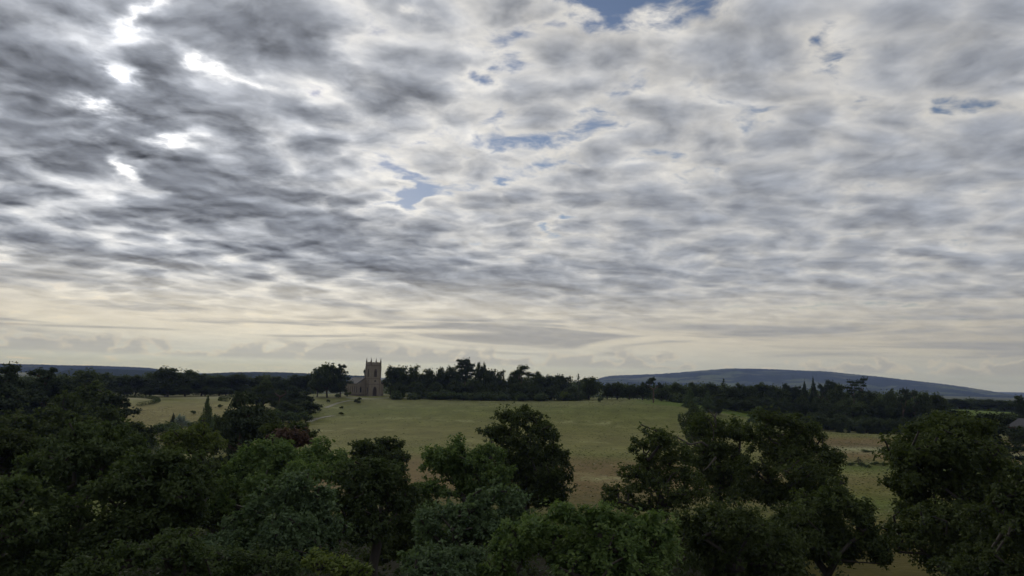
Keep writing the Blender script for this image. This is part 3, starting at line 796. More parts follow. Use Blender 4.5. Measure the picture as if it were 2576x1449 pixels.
# ------------------------------------------------------------------ shared shapes for trees farther off (1 high, 1 wide)
def far_shape(kind, seed):
    rs = np.random.default_rng(seed)
    sides = []
    if kind == 'round':
        lb = []
        for k in range(11):
            a = rs.uniform(0, 2 * math.pi); h_ = rs.uniform(.18, .80); rmax = .36 * math.sqrt(max(.05, 1 - ((h_ - .42) / .52) ** 2))
            q = rs.uniform(.3, 1) * rmax
            r = rs.uniform(.13, .21)
            lb.append((q * math.cos(a), q * math.sin(a), h_, r, r, r * rs.uniform(.75, 1.0)))
        lb.append((0, 0, .82, .16, .16, .15)); lb.append((0, 0, .45, .33, .33, .32))
        lb = billow(np.array(lb), rs, k=6, lo=.3, hi=.5, out=.75)
        v, f, t, c_, o_ = crown_arrays(lb, rs, .075, .065, .042, cover=.62, aspect=.62)
        tv, tf = skeleton(rs, (0, 0, -.02), (0, 0, .3), c_, .028, maxn=40)
        return (v, f, t), (tv, tf)
    if kind == 'dome':       # denser, clipped-looking park tree, foliage to the ground
        lb = np.array([(rs.normal() * .16, rs.normal() * .16, rs.uniform(.2, .7), .26, .26, .24) for k in range(7)] + [(0, 0, .40, .42, .42, .42), (0, 0, .72, .26, .26, .25)])
        lb = billow(lb, rs, k=8, lo=.2, hi=.36, out=.82)
        v, f, t, c_, o_ = crown_arrays(lb, rs, .07, .05, .04, cover=.72, aspect=.62)
        tv, tf = skeleton(rs, (0, 0, -.02), (0, 0, .25), c_, .03, maxn=30)
        return (v, f, t), (tv, tf)
    if kind in ('cedar', 'flatcedar'):
        pl = []
        n = 9 if kind == 'cedar' else 7
        for k in range(n):
            h_ = (.22 + .76 * k / (n - 1)) if kind == 'cedar' else (.45 + .53 * k / (n - 1))
            w_ = (.50 - .30 * (k / (n - 1)) ** 1.6) if kind == 'cedar' else (.30 + .18 * math.sin(math.pi * (k + 1) / n))
            for j in range(4):
                a = rs.uniform(0, 6.28); q = w_ * rs.uniform(.35, .95)
                r = w_ * rs.uniform(.28, .5)
                pl.append((q * math.cos(a), q * math.sin(a), h_ + rs.normal() * .02, r, r, .028))
            pl.append((0, 0, h_, w_ * .5, w_ * .5, .03))
        lb = np.array(pl)
        v, f, t, c_, o_ = crown_arrays(lb, rs, .06, .05, .04, cover=.9, flat=.5, aspect=.5)
        tv, tf = skeleton(rs, (0, 0, -.02), (0, 0, .8), lb[:, :3], .035, maxn=60, wobble=.08)
        return (v, f, t), (tv, tf)
    if kind == 'pine':       # long bare stem, bunched plates at the top
        lb = []
        for k in range(9):
            h_ = rs.uniform(.50, .97); w_ = .40 * (1 - abs(h_ - .70) / .42) + .12
            a = rs.uniform(0, 6.28); q = w_ * rs.uniform(.3, .9); r = rs.uniform(.11, .19)
            lb.append((q * math.cos(a), q * math.sin(a), h_, r, r, r * .30))
        lb.append((0, 0, .95, .2, .2, .05))
        lb = billow(np.array(lb), rs, k=5, lo=.35, hi=.55, out=.6)
        v, f, t, c_, o_ = crown_arrays(lb, rs, .06, .05, .036, cover=.8, aspect=.5)
        tv, tf = skeleton(rs, (0, 0, -.02), (.02, 0, .55), c_, .03, maxn=60, wobble=.12)
        return (v, f, t), (tv, tf)
    if kind == 'bent':       # storm-bent pine: plates streaming to one side
        lb = []
        for k in range(6):
            h_ = .62 + .07 * k; r = rs.uniform(.10, .17)
            lb.append((rs.uniform(-.40, .28), rs.normal() * .12, h_, r * 1.7, r, r * .10))
        lb.append((.1, 0, .30, .18, .15, .05))
        lb = np.array(lb)
        v, f, t, c_, o_ = crown_arrays(lb, rs, .05, .045, .036, cover=1.0, flat=.3, aspect=.5)
        tv, tf = skeleton(rs, (0, 0, -.02), (.03, 0, .62), lb[:, :3], .028, maxn=60, wobble=.1)
        return (v, f, t), (tv, tf)
    if kind in ('cone', 'spire'):
        lb = []
        n = 14
        for k in range(n):
            h_ = .08 + .88 * k / (n - 1)
            w_ = (.50 * (1 - k / (n - .5)) ** (.8 if kind == 'cone' else .9))
            m_n = 6 if kind == 'cone' else 4
            for j in range(m_n):
                a = rs.uniform(0, 6.28); q = w_ * rs.uniform(.45, .85)
                r = max(.03, w_ * (.45 if kind == 'cone' else .30))
                lb.append((q * math.cos(a), q * math.sin(a), h_ - .03 * (kind == 'spire') * q, r, r, .05 if kind == 'cone' else .022))
        lb.append((0, 0, .96, .03, .03, .05))
        lb = np.array(lb)
        v, f, t, c_, o_ = crown_arrays(lb, rs, .07, .05, .045, cover=.40, aspect=.5)
        tv, tf = tubes((np.array([[0, 0, -.02]]), np.array([[0, 0, .95]]), np.array([.03]), np.array([.006])), 6)
        return (v, f, t), (tv, tf)
    if kind == 'bush':
        lb = np.array([(rs.normal() * .2, rs.normal() * .2, rs.uniform(.25, .6), .26, .26, .3) for k in range(6)])
        lb = billow(lb, rs, k=5, lo=.3, hi=.5, out=.75)
        v, f, t, c_, o_ = crown_arrays(lb, rs, .10, .09, .07, cover=.55, aspect=.6)
        tv, tf = skeleton(rs, (0, 0, -.02), (0, 0, .2), c_, .025, maxn=20)
        return (v, f, t), (tv, tf)
SHAPES = {}
for kind, nvar in (('round', 5), ('dome', 3), ('cedar', 2), ('flatcedar', 2), ('pine', 3), ('bent', 2), ('cone', 2), ('spire', 2), ('bush', 3)):
    for k in range(nvar):
        (v, f, t), (tv, tf) = far_shape(kind, 100 + 17 * k + len(kind))
        # exactly 1 high and 1 wide
        rx = np.percentile(np.hypot(v[:, 0], v[:, 1]), 96) * 2; hz_ = np.percentile(v[:, 2], 99.7)
        q = np.array([1 / rx, 1 / rx, 1 / hz_])
        SHAPES[kind, k] = ((v * q, f, t), (tv * np.array([1, 1, 1 / hz_]), tf))
NVAR = {}
for kind, k in SHAPES: NVAR[kind] = k + 1
_cache = {}; _cnt = {}
def far_tree(name, label, kind, px, ytop, hw, dist=None, base=None, leaf=None, group=None, cat='tree', var=None, rz=None, flip=False):
    """a tree seen at (px, ytop) with half width hw, standing at a distance, or with its foot at row base"""
    if base is not None:
        x, y, z, dist = hit(px, base)
    else:
        x, y = place(px, dist); z = gz(x, y)
    h_ = max(.6, height_at(px, ytop, dist) - z)
    w_ = 2 * hw * dist / F * (1.25 if kind == 'round' else 1.1)
    k = _cnt.get(kind, 0); _cnt[kind] = k + 1
    if var is None: var = k % NVAR[kind]
    leaf = leaf or {'round': 'far', 'dome': 'far', 'bush': 'scrub'}.get(kind, 'conifer')
    key = (kind, var, leaf)
    if key not in _cache:
        (v, f, t), (tv, tf) = SHAPES[kind, var]
        mc = bpy.data.meshes.get(f'crown_{kind}_{var}_{leaf}') or mesh_np('crown', v, f, LEAF[leaf], face_attr={'tint': t})
        mt = mesh_np('trunk', tv, tf, BARK if kind in ('round', 'dome', 'bush') else PINEBARK, smooth=True)
        _cache[key] = (mc, mt)
    mc, mt = _cache[key]
    root = empty(name, (x, y, z - .05), (k * 2.399) % 6.283 if rz is None else rz)
    root.scale = (-w_ if flip else w_, w_, h_)
    obj('trunk', mt, root); obj('crown', mc, root)
    return tag(root, label, cat, group)
# ------------------------------------------------------------------ trees farther off
ORD = ['first', 'second', 'third', 'fourth', 'fifth', 'sixth', 'seventh', 'eighth', 'ninth', 'tenth', 'eleventh', 'twelfth', 'thirteenth', 'fourteenth', 'fifteenth', 'sixteenth', 'seventeenth', 'eighteenth']
def row(spots, text, group, dist, kind='round', name='woodland_tree', **kw):
    """one tree for each (x, top, half width[, distance]); text takes the counting word, left to right"""
    for k, q in enumerate(sorted(spots)):
        far_tree(name, text.format(ORD[k]), kind, q[0], q[1], q[2], dist=q[3] if len(q) > 3 else dist, group=group, **kw)
# wood along the far side of the left-hand field
row([(262,938,34),(310,945,30),(345,944,26),(382,938,26),(470,931,28),(510,941,26),(556,944,28),(604,940,28),(652,946,24),(672,950,22),(700,947,26),(746,943,24),(784,942,20)],
    'dark round tree in the wood behind the left field, {} from the left', 'trees of the wood behind the left field', 570)
far_tree('woodland_tree', 'tallest broad crown rising from the wood behind the left field', 'round', 426, 924, 38, dist=540, var=1)
row([(318,972,22),(372,974,20),(420,970,24),(470,974,22),(520,972,22),(572,974,22),(626,972,22),(680,975,20)],
    'low dark tree on the near edge of the left wood, {} from the left', 'edge trees of the wood behind the left field', 556, kind='dome')
# church grove
far_tree('grove_tree', 'tall open-topped dark tree just left of the church nave', 'round', 826, 914, 30, dist=485, var=2)
far_tree('grove_tree', 'dark tree with tiered boughs leaning towards the church nave', 'cedar', 858, 917, 24, dist=488)
far_tree('grove_tree', 'low dark tree at the left end of the church grove', 'round', 800, 941, 20, dist=492)
far_tree('fir_tree', 'small pointed fir peeping above the wood left of the church grove', 'spire', 783, 936, 9, dist=540)
far_tree('pine_tree', 'small dark pine behind the church roof, touching the tower', 'pine', 921, 928, 14, dist=535)
# wood right of the church
row([(984,920,17),(1012,921,20),(1044,920,22),(1074,928,18),(1112,926,24),(1136,922,20),(1236,929,20),(1262,932,15),(1294,934,16),(1356,936,22),(1384,944,18),(1408,942,20),(1430,947,16)],
    'rounded dark tree in the wood right of the church, {} from the tower', 'trees of the wood right of the church', 515)
far_tree('cedar_tree', 'flat-topped cedar standing high above the wood right of the church', 'flatcedar', 1166, 902, 25, dist=500, var=0)
far_tree('poplar_tree', 'narrow leafy spike just right of the flat-topped cedar, nearer the cedar', 'round', 1204, 912, 9, dist=520)
far_tree('poplar_tree', 'narrow leafy spike right of the flat-topped cedar, farther from the cedar', 'round', 1218, 913, 8, dist=522)
far_tree('loose_tree', 'loose see-through crown with brownish tips above the wood in the middle', 'pine', 1314, 918, 30, dist=500, leaf='oak', var=1)
row([(1005,962,20),(1050,960,24),(1100,962,22),(1145,958,26),(1195,955,26),(1245,960,24),(1300,962,26),(1350,966,24),(1395,968,22),(1435,972,18)],
    'dark tree on the meadow edge of the church wood, {} from the tower', 'edge trees of the wood right of the church', 468, kind='dome')
row([(1098,986,17),(1135,984,20),(1168,988,16),(1212,990,16),(1262,990,18),(1318,990,18),(1362,992,15)],
    'low rounded shrub at the foot of the church wood, {} from the tower', 'shrubs at the foot of the church wood', 456, kind='bush', name='shrub', cat='shrub')
far_tree('young_tree', 'pale green young tree in front of the dark church wood', 'bush', 1418, 984, 13, dist=455, leaf='yellow')
far_tree('fir_tree', 'dark fir with a thin spiky top at the right end of the church wood', 'spire', 1455, 941, 12, dist=455)
far_tree('round_tree', 'big smooth round tree at the right end of the church wood', 'dome', 1482, 949, 33, dist=470)
far_tree('shrub', 'small dark bush standing out on the brow below the big round tree', 'bush', 1510, 998, 7, base=1012.5, cat='shrub')
# avenue between wood and right-hand trees
row([(1528,964,18),(1553,961,24),(1584,968,20),(1617,962,22),(1676,972,18)],
    'olive-dark round tree on the lawn behind the brow, {} right of the big round tree', 'trees on the lawn behind the brow', 475, kind='dome')
far_tree('scots_pine', 'lone pine with a tall bare trunk on the brow of the meadow', 'pine', 1643, 948, 20, base=1014, var=0)
far_tree('yew_tree', 'broad dark yew just right of the lone bare-trunked pine', 'dome', 1664, 974, 20, dist=462)
far_tree('round_tree', 'mid-green tree behind the left pale cone-shaped tree', 'round', 1702, 963, 17, dist=480)
far_tree('round_tree', 'black-green tree directly behind the two pale cone-shaped trees', 'dome', 1742, 962, 21, dist=470)
far_tree('round_tree', 'dark tree behind the right pale cone-shaped tree', 'round', 1788, 963, 23, dist=465)
far_tree('fir_tree', 'ragged dark fir with stepped boughs right of the pale cone-shaped trees', 'spire', 1821, 953, 17, dist=468)
far_tree('cypress_tree', 'pale green cone-shaped tree, left one of the pair', 'cone', 1736, 978, 18, dist=425, leaf='light')
far_tree('cypress_tree', 'pale green cone-shaped tree, right one of the pair', 'cone', 1781, 984, 18, dist=415, leaf='light')
far_tree('round_tree', 'dark blue-green round tree just above the stag-headed oak', 'dome', 1748, 1012, 31, dist=265, leaf='far')
far_tree('small_tree', 'small round dark tree standing alone on the slope right of the stag-headed oak', 'dome', 1808, 1025, 13, base=1044)
far_tree('sapling', 'tiny sapling in the slope meadow, left one of two', 'bush', 1883, 1054, 4, base=1067, cat='sapling')
far_tree('sapling', 'tiny sapling in the slope meadow, right one of two', 'bush', 1901, 1055, 6, base=1069, cat='sapling')
# right-hand wood below the long hill
row([(1814,990,24,440),(1838,975,22),(1861,965,24),(1888,971,20),(1916,964,26),(1942,970,22),(1962,978,20)],
    'dark leafy tree at the left end of the right wood, {} from the left', 'trees at the left end of the right wood', 470)
row([(1850,1000,26),(1895,998,26),(1935,1000,26),(1975,1002,24),(2014,996,22),(2058,1000,22)],
    'lower dark tree on the slope of the right wood, {} from the left', 'slope trees of the right wood', 452, kind='dome')
far_tree('cedar_tree', 'small flat-topped cedar on the skyline of the right wood', 'flatcedar', 1976, 965, 17, dist=480)
far_tree('cedar_tree', 'half-hidden flat cedar touching the left dark spire', 'flatcedar', 2004, 971, 14, dist=480)
far_tree('sequoia_tree', 'narrow dark cone-shaped conifer, shorter of the two spires on the skyline', 'cone', 2024, 961, 14, dist=470)
far_tree('sequoia_tree', 'narrow dark cone-shaped conifer, taller of the two spires on the skyline', 'cone', 2046, 953, 13, dist=472)
far_tree('pine_tree', 'small umbrella pine right of the taller dark spire', 'pine', 2063, 964, 11, dist=475)
far_tree('cedar_tree', 'slanting flat-topped cedar on the skyline right of the spires', 'flatcedar', 2088, 957, 19, dist=478)
far_tree('round_tree', 'big dark dome of leaves below the slanting cedar', 'dome', 2110, 967, 29, dist=455)
far_tree('pine_tree', 'left of two tall wind-bent pines with bare trunks on the skyline', 'bent', 2147, 955, 19, dist=460, rz=.2)
far_tree('pine_tree', 'right of two tall wind-bent pines, the taller one on the skyline', 'bent', 2170, 947, 14, dist=460, rz=.1)
far_tree('round_tree', 'rounded crown just right of the two wind-bent pines', 'round', 2189, 985, 22, dist=455)
far_tree('round_tree', 'very dark round tree between the wind-bent pines and the bunched pine', 'dome', 2236, 980, 22, dist=440)
far_tree('pine_tree', 'pine with bunched dark plates and visible trunk on the right skyline', 'pine', 2271, 975, 13, dist=425)
far_tree('pine_tree', 'broader dark pine right of the bunched pine', 'pine', 2301, 981, 16, dist=425)
far_tree('round_tree', 'dark tree right of the broader dark pine', 'round', 2327, 988, 18, dist=425)
far_tree('round_tree', 'last leafy tree of the right wood before the skyline opens', 'round', 2354, 990, 18, dist=430)
row([(2078,1014,22),(2118,1005,22),(2160,1012,33),(2204,1005,24),(2240,1012,26),(2290,1010,26),(2335,1015,26)],
    'rounded bushy tree above the grassy strip at right, {} from the left', 'bushy trees above the grassy strip', 435, kind='dome', name='bushy_tree')
row([(2036,1036,22,415),(2060,1038,22),(2110,1041,25),(2176,1047,26),(2210,1051,26),(2244,1053,24),(2276,1050,22),(2310,1048,24),(2345,1050,24)],
    'dark tree along the far hedge of the right meadow, {} from the left', 'trees along the far hedge of the right meadow', 405, kind='dome', name='hedge_tree')
row([(2110,1066,8,396),(2132,1077,4,396),(2161,1066,8,396),(2190,1071,6,396),(2205,1070,6,396),(2221,1067,8,396)],
    'little pointed tree at the far edge of the right meadow, {} from the left', 'little pointed trees at the meadow edge', 396, kind='cone', name='young_conifer', cat='young conifer')
far_tree('bushy_tree', 'bright bushy tree on the slope, just left of the spreading oak top', 'dome', 1911, 1022, 23, dist=385, leaf='scrub')
row([(2376,1006,16,640),(2410,1003,20,700),(2444,1004,24,720),(2484,1004,24,720),(2524,1007,24,720)],
    'far tree of the low wood on the right skyline, {} from the left', 'far wood on the right skyline', 700)
far_tree('cedar_tree', 'dark conifer at the right edge of the picture, above the brick house', 'cedar', 2566, 996, 26, dist=380)
far_tree('cedar_tree', 'broad dark cedar with forked trunk beside the brick house', 'cedar', 2476, 1040, 72, dist=215, var=1)
far_tree('cedar_tree', 'dark flat cedar behind the top of the large right-hand oak', 'flatcedar', 2395, 1030, 40, dist=300)
row([(2420,1060,26),(2535,1040,30,360),(2562,1072,22,300)], 'leafy tree near the brick house, {} from the left', 'trees near the brick house', 330, kind='round', name='garden_tree')
# left-hand dark masses
far_tree('cedar_tree', 'tall black-green cedar at the left edge, reaching the skyline', 'cedar', 18, 918, 62, dist=270)
far_tree('cedar_tree', 'second tall black-green cedar at left, right of the edge one', 'cedar', 118, 927, 62, dist=285)
far_tree('round_tree', 'dark rounded tree between the second cedar and the left wood', 'round', 212, 930, 42, dist=420)
far_tree('cedar_tree', 'broad low black cedar with ragged edge beside the left field', 'cedar', 288, 994, 74, dist=215)
far_tree('dark_tree', 'black leafy tree below the left-edge cedar', 'round', 50, 1035, 66, dist=185, leaf='darkoak')
far_tree('dark_tree', 'black leafy tree below the second left cedar', 'round', 160, 1028, 66, dist=190, leaf='darkoak')
far_tree('dark_tree', 'low dark tree at the lower tip of the left field', 'round', 345, 1062, 44, dist=215, leaf='darkoak')
far_tree('pine_tree', 'tall dense black pine in front of the left field, right side', 'cedar', 622, 990, 76, dist=150, var=0)
far_tree('dark_tree', 'black leafy tree behind the broad low cedar at left', 'round', 232, 962, 50, dist=275, leaf='darkoak')
far_tree('dark_tree', 'black rounded tree between the two tall left cedars and the low cedar', 'dome', 175, 985, 46, dist=250, leaf='darkoak')
far_tree('dark_tree', 'dark bulging tree under the broad low cedar at left', 'dome', 292, 1022, 52, dist=205, leaf='darkoak')
far_tree('dark_tree', 'dark leafy tree hugging the left foot of the tall black pine', 'dome', 585, 1035, 36, dist=240, leaf='darkoak')
far_tree('dark_tree', 'dark leafy tree hugging the right foot of the tall black pine', 'dome', 672, 1030, 40, dist=250, leaf='darkoak')
far_tree('dark_tree', 'dark round tree behind the tall black pine, before the left wood', 'dome', 650, 975, 36, dist=425)
far_tree('dark_tree', 'dark round tree rightmost in the clump beside the church meadow', 'dome', 770, 985, 30, dist=400)
far_tree('dark_tree', 'dark round tree behind the bare-trunked pine of the left clump', 'dome', 706, 978, 34, dist=405)
far_tree('cypress_tree', 'slim pale conical tree at the near right of the left field', 'cone', 528, 997, 17, dist=300, leaf='light')
far_tree('scots_pine', 'pine with bare trunk in the clump between left field and meadow', 'pine', 708, 958, 24, dist=390)
far_tree('yellow_tree', 'yellowish round tree in the clump between left field and meadow', 'round', 668, 955, 22, dist=420, leaf='oak')
far_tree('dark_tree', 'dark layered tree in the clump, right of the bare-trunked pine', 'cedar', 742, 972, 30, dist=385)
far_tree('round_tree', 'round tree at the right tip of the clump beside the church meadow', 'round', 775, 1008, 26, dist=365)
far_tree('round_tree', 'round tree low in the clump, below the bare-trunked pine', 'round', 718, 1010, 30, dist=350)
row([(690,1030,26,335),(735,1034,28),(775,1034,24)], 'bush in the belt below the pine clump, {} from the left', 'bushes below the pine clump', 340, kind='bush', name='bush', cat='bush')
row([(398,1064,26,290),(430,1060,28),(500,1060,28),(540,1050,28),(568,1042,26,340),(462,1068,28,280)],
    'dark bush along the near edge of the left field, {} from the left', 'bushes along the left field', 310, kind='bush', name='bush', cat='bush')
far_tree('young_conifer', 'little dark conifer among the bushes by the left field', 'cone', 445, 1040, 7, dist=345, cat='young conifer')
far_tree('bush', 'single small bush out in the left field', 'bush', 486, 1032, 6, base=1042, cat='bush')
far_tree('bush', 'small bush in the left field near the slim conical tree', 'bush', 552, 1016, 6, base=1026, cat='bush')
# scrub between church and near trees
for (px, top, hw, base, lab) in [(824,1004,5,1013,'small dark bush left of the church path'), (899,1003,8,1016,'dark bush on the meadow in front of the church tower'),
        (905,999,5,1008,'lesser bush just behind the dark bush before the church'), (858,1021,6,1028.5,'low dark bush beside the worn track below the church'),
        (860,1036,7,1044.5,'lowest dark bush beside the worn track below the church')]:
    far_tree('bush', lab, 'bush', px, top, hw, base=base, leaf='darkoak', cat='bush')
far_tree('young_tree', 'pale green young tree on the bank left of the church nave', 'bush', 852, 990, 9, base=1001, leaf='yellow')
far_tree('young_tree', 'pale green shrubby growth against the church nave wall', 'bush', 874, 985, 10, base=998, leaf='yellow')
# right meadow
far_tree('sapling', 'little dark spiky sapling in the right meadow', 'spire', 2160, 1149, 9, base=1167, cat='sapling')
for (px, top, hw, base, lab) in [(2140,1162,9,1172,'low green bush left of the dark sapling in the right meadow'), (2168,1162,9,1174,'low green bush below the dark sapling in the right meadow'),
        (2186,1168,8,1178,'lowest green bush of the little group in the right meadow'), (2200,1160,10,1170,'green bush right of the dark sapling in the right meadow'),
        (2222,1162,9,1172,'rightmost green bush of the little group in the right meadow'), (2184,1131,18,1137,'flat dark mound of scrub in the pale grass at right')]:
    far_tree('bush', lab, 'bush', px, top, hw, base=base, leaf='scrub', cat='bush')

# woods behind, read as one mass
rs = np.random.default_rng(9)
cs, rr_, lf_ = [], [], []
def wood(px0, px1, d0, d1, n, h0, h1, r0, r1):
    for k in range(n):
        px = rs.uniform(px0, px1); d_ = rs.uniform(d0, d1); x, y = place(px, d_); r = rs.uniform(r0, r1); h_ = rs.uniform(h0, h1)
        cs.append((x, y, gz(x, y) + h_ * .42)); rr_.append((r, r, h_ * .55)); lf_.append(1.25)
wood(-150, 800, 580, 680, 130, 11, 16, 5, 8)
wood(975, 1500, 525, 600, 80, 12, 16, 5, 7)
wood(985, 1470, 458, 470, 60, 3.5, 6, 3, 4.5)
wood(1690, 1860, 455, 470, 16, 4, 6, 3, 4)
wood(1690, 2370, 475, 570, 110, 10, 14, 5, 7)
wood(1520, 1700, 500, 560, 14, 9, 12, 4, 5)
wood(2360, 2700, 730, 860, 50, 9, 12, 6, 8)
wood(-120, 200, 300, 420, 40, 10, 14, 5, 7)
wood(2030, 2380, 408, 430, 34, 3, 6, 3, 4)
far_tree('silver_willow', 'small pale silver-leaved willow among dark trees at left', 'bush', 390, 1096, 22, dist=225, leaf='silver', var=1)
far_tree('silver_willow', 'second small silver willow on the far side of the bushes, by the left field', 'bush', 469, 1042, 15, dist=325, leaf='silver', var=2)
stuff_leaves('woodland', 'dark mass of woodland closing the view behind the single trees', cs, rr_, lf_, LEAF['far'], 420, 10)
# far hedgerows and copses on the plain
cs, rr_ = [], []
for k in range(160):
    a = rs.uniform(-.66, .66); d_ = 900 * (6.0 ** rs.random())
    ln = rs.uniform(30, 160); dr = rs.uniform(-.25, .25)
    for q in range(int(ln / 9)):
        x = d_ * math.sin(a) + (q * 9 - ln / 2) * math.cos(dr); y = d_ * math.cos(a) + (q * 9 - ln / 2) * math.sin(dr)
        h_ = rs.uniform(3, 9); cs.append((x, y, gz(x, y) + h_ * .4)); rr_.append((6, 5, h_ * .6))
stuff_leaves('far_hedgerows', 'distant hedgerows and copses on the plain below the hills', cs, rr_, 2.6, LEAF['far'], 26, 12)

# ------------------------------------------------------------------ clipped hedges round the planted rings
def hedge(label, path, h_, w_, seed):
    rs2 = np.random.default_rng(seed)
    P3 = [hit(px, py)[:3] for px, py in path]
    P3 = np.array(P3)
    seg = np.concatenate([[0], np.cumsum(np.linalg.norm(np.diff(P3[:, :2], axis=0), axis=1))])
    n = int(seg[-1] * 60); t_ = rs2.uniform(0, seg[-1], n)
    X = np.interp(t_, seg, P3[:, 0]); Y = np.interp(t_, seg, P3[:, 1])
    o0 = np.array([X.mean(), Y.mean(), gz(X.mean(), Y.mean())])
    ph = rs2.uniform(0, math.pi, n)
    X2 = X + np.cos(ph) * w_ * .5 * rs2.uniform(.8, 1.1, n); Y2 = Y + np.cos(ph) * w_ * .5 * rs2.uniform(.8, 1.1, n)
    Z2 = ground(X, Y) + np.minimum(h_, np.abs(np.sin(ph)) * h_ * 1.5 * rs2.uniform(.1, 1.0, n))
    Pn = np.stack([X2, Y2, Z2], -1) - o0
    Nn = np.stack([np.cos(ph), np.cos(ph) * .5, np.sin(ph)], -1) + rs2.normal(size=(n, 3)) * .5
    v, f = leaf_quads(Pn, Nn, rs2.normal(size=(n, 3)), rs2.uniform(.25, .5, n), rs2.uniform(.2, .35, n))
    o = obj('hedge', mesh_np('hedge', v, f, LEAF['darkoak'], face_attr={'tint': rs2.random(n)}))
    o.location = o0
    return tag(o, label, 'hedge')
hedge('curved dark hedge round a planted ring at the left of the left field',
      [(290,1001),(320,1000),(350,1001),(375,1003),(392,1006),(399,1009),(394,1013),(380,1017),(362,1020),(345,1022)], 1.9, 1.6, 3)
hedge('curved dark hedge at the right side of the left field', [(622,997),(595,999),(570,1002),(552,1006),(555,1009),(575,1011)], 1.7, 1.5, 4)
# ------------------------------------------------------------------ church
import bmesh
def stone_mat(name, a, b, sc_=.6):
    m = new_mat(name); p = objco_()
    n = noise_(p, sc_, 5, .6); n2_ = noise_(vmath_('MULTIPLY', p, (1, 1, .2)), 2.2, 4, .6)
    c = mix_(n, a, b)
    c = mix_(step_(n2_, .52, .75) * .5, c, tuple(x * .5 for x in a))
    out_(shader('ShaderNodeBsdfPrincipled', **{'Base Color': c, 'Roughness': .9, 'Normal': bump_(noise_(p, 6, 3, .6), .3, .02)})); return m
STONE = stone_mat('limestone', (.165, .142, .112), (.26, .225, .175))
STONE2 = stone_mat('weathered_limestone', (.10, .08, .066), (.16, .13, .105))
SLATE = stone_mat('slate', (.05, .05, .054), (.085, .085, .09), 1.0)
LEAD = stone_mat('lead', (.30, .31, .33), (.42, .43, .45))
BRICK = stone_mat('brick', (.06, .030, .026), (.095, .044, .037), 1.4)
WHITEP = stone_mat('white_paint', (.5, .5, .48), (.6, .6, .58))
def glass_mat():
    m = new_mat('window_glass')
    out_(shader('ShaderNodeBsdfPrincipled', **{'Base Color': (.02, .022, .025), 'Roughness': .12})); return m
GLASS = glass_mat()
def wood_mat():
    m = new_mat('door_wood'); n = noise_(vmath_('MULTIPLY', objco_(), (8, 8, .6)), 2, 4, .6)
    out_(shader('ShaderNodeBsdfPrincipled', **{'Base Color': mix_(n, (.02, .014, .01), (.05, .035, .025)), 'Roughness': .7})); return m
DOORW = wood_mat()
def pointed(cx, z0, w_, h_, n=6):
    """outline of a pointed arch opening, foot at z0"""
    zs_ = z0 + h_ - w_ * .95
    r = w_ * 1.0
    pts_ = [(cx - w_ / 2, z0), (cx + w_ / 2, z0)]
    for k in range(n + 1):
        t_ = k / n
        pts_.append((cx + w_ / 2 - w_ / 2 * t_ ** 1.6, zs_ + (z0 + h_ - zs_) * math.sin(t_ * math.pi / 2) ** .9))
    for k in range(n - 1, -1, -1):
        t_ = k / n
        pts_.append((cx - w_ / 2 + w_ / 2 * t_ ** 1.6, zs_ + (z0 + h_ - zs_) * math.sin(t_ * math.pi / 2) ** .9))
    return pts_
def diamond(cx, cz, r):
    return [(cx + r * (1 + .15 * math.cos(4 * a)) * math.cos(a), cz + r * (1 + .15 * math.cos(4 * a)) * math.sin(a)) for a in [k * math.pi / 8 for k in range(16)]]
def panel(name, outline, holes, thick, mat, parent, M):
    """wall slab in its own x-z plane with real openings, pushed back by thick along +y, placed by matrix M"""
    bm = bmesh.new(); es = []
    for lp in [outline] + holes:
        vs_ = [bm.verts.new((x, 0, z)) for x, z in lp]
        es += [bm.edges.new((vs_[i], vs_[(i + 1) % len(vs_)])) for i in range(len(vs_))]
    bmesh.ops.triangle_fill(bm, use_beauty=True, edges=es, normal=(0, -1, 0))
    g = bmesh.ops.extrude_face_region(bm, geom=bm.faces[:])
    bmesh.ops.translate(bm, verts=[v for v in g['geom'] if isinstance(v, bmesh.types.BMVert)], vec=(0, thick, 0))
    bmesh.ops.recalc_face_normals(bm, faces=bm.faces)
    me = bpy.data.meshes.new(name); bm.to_mesh(me); bm.free()
    me.transform(M); me.shade_flat(); me.materials.append(mat)
    return obj(name, me, parent)
def flatpiece(name, outline, y, thick, mat, parent, M):
    return panel(name, outline, [], thick, mat, parent, M @ Matrix.Translation((0, y, 0)))
cx_, cy_ = place(932, 497)
ch = empty('church', (cx_, cy_, gz(cx_, cy_) - .1), R(25.6) - math.atan2(cx_, cy_))
tag(ch, 'pale stone church with tall pinnacled west tower and slate-roofed nave on the brow', 'church')
TW, TH = 6.9, 21.6
rot90 = Matrix.Rotation(R(-90), 4, 'Z')
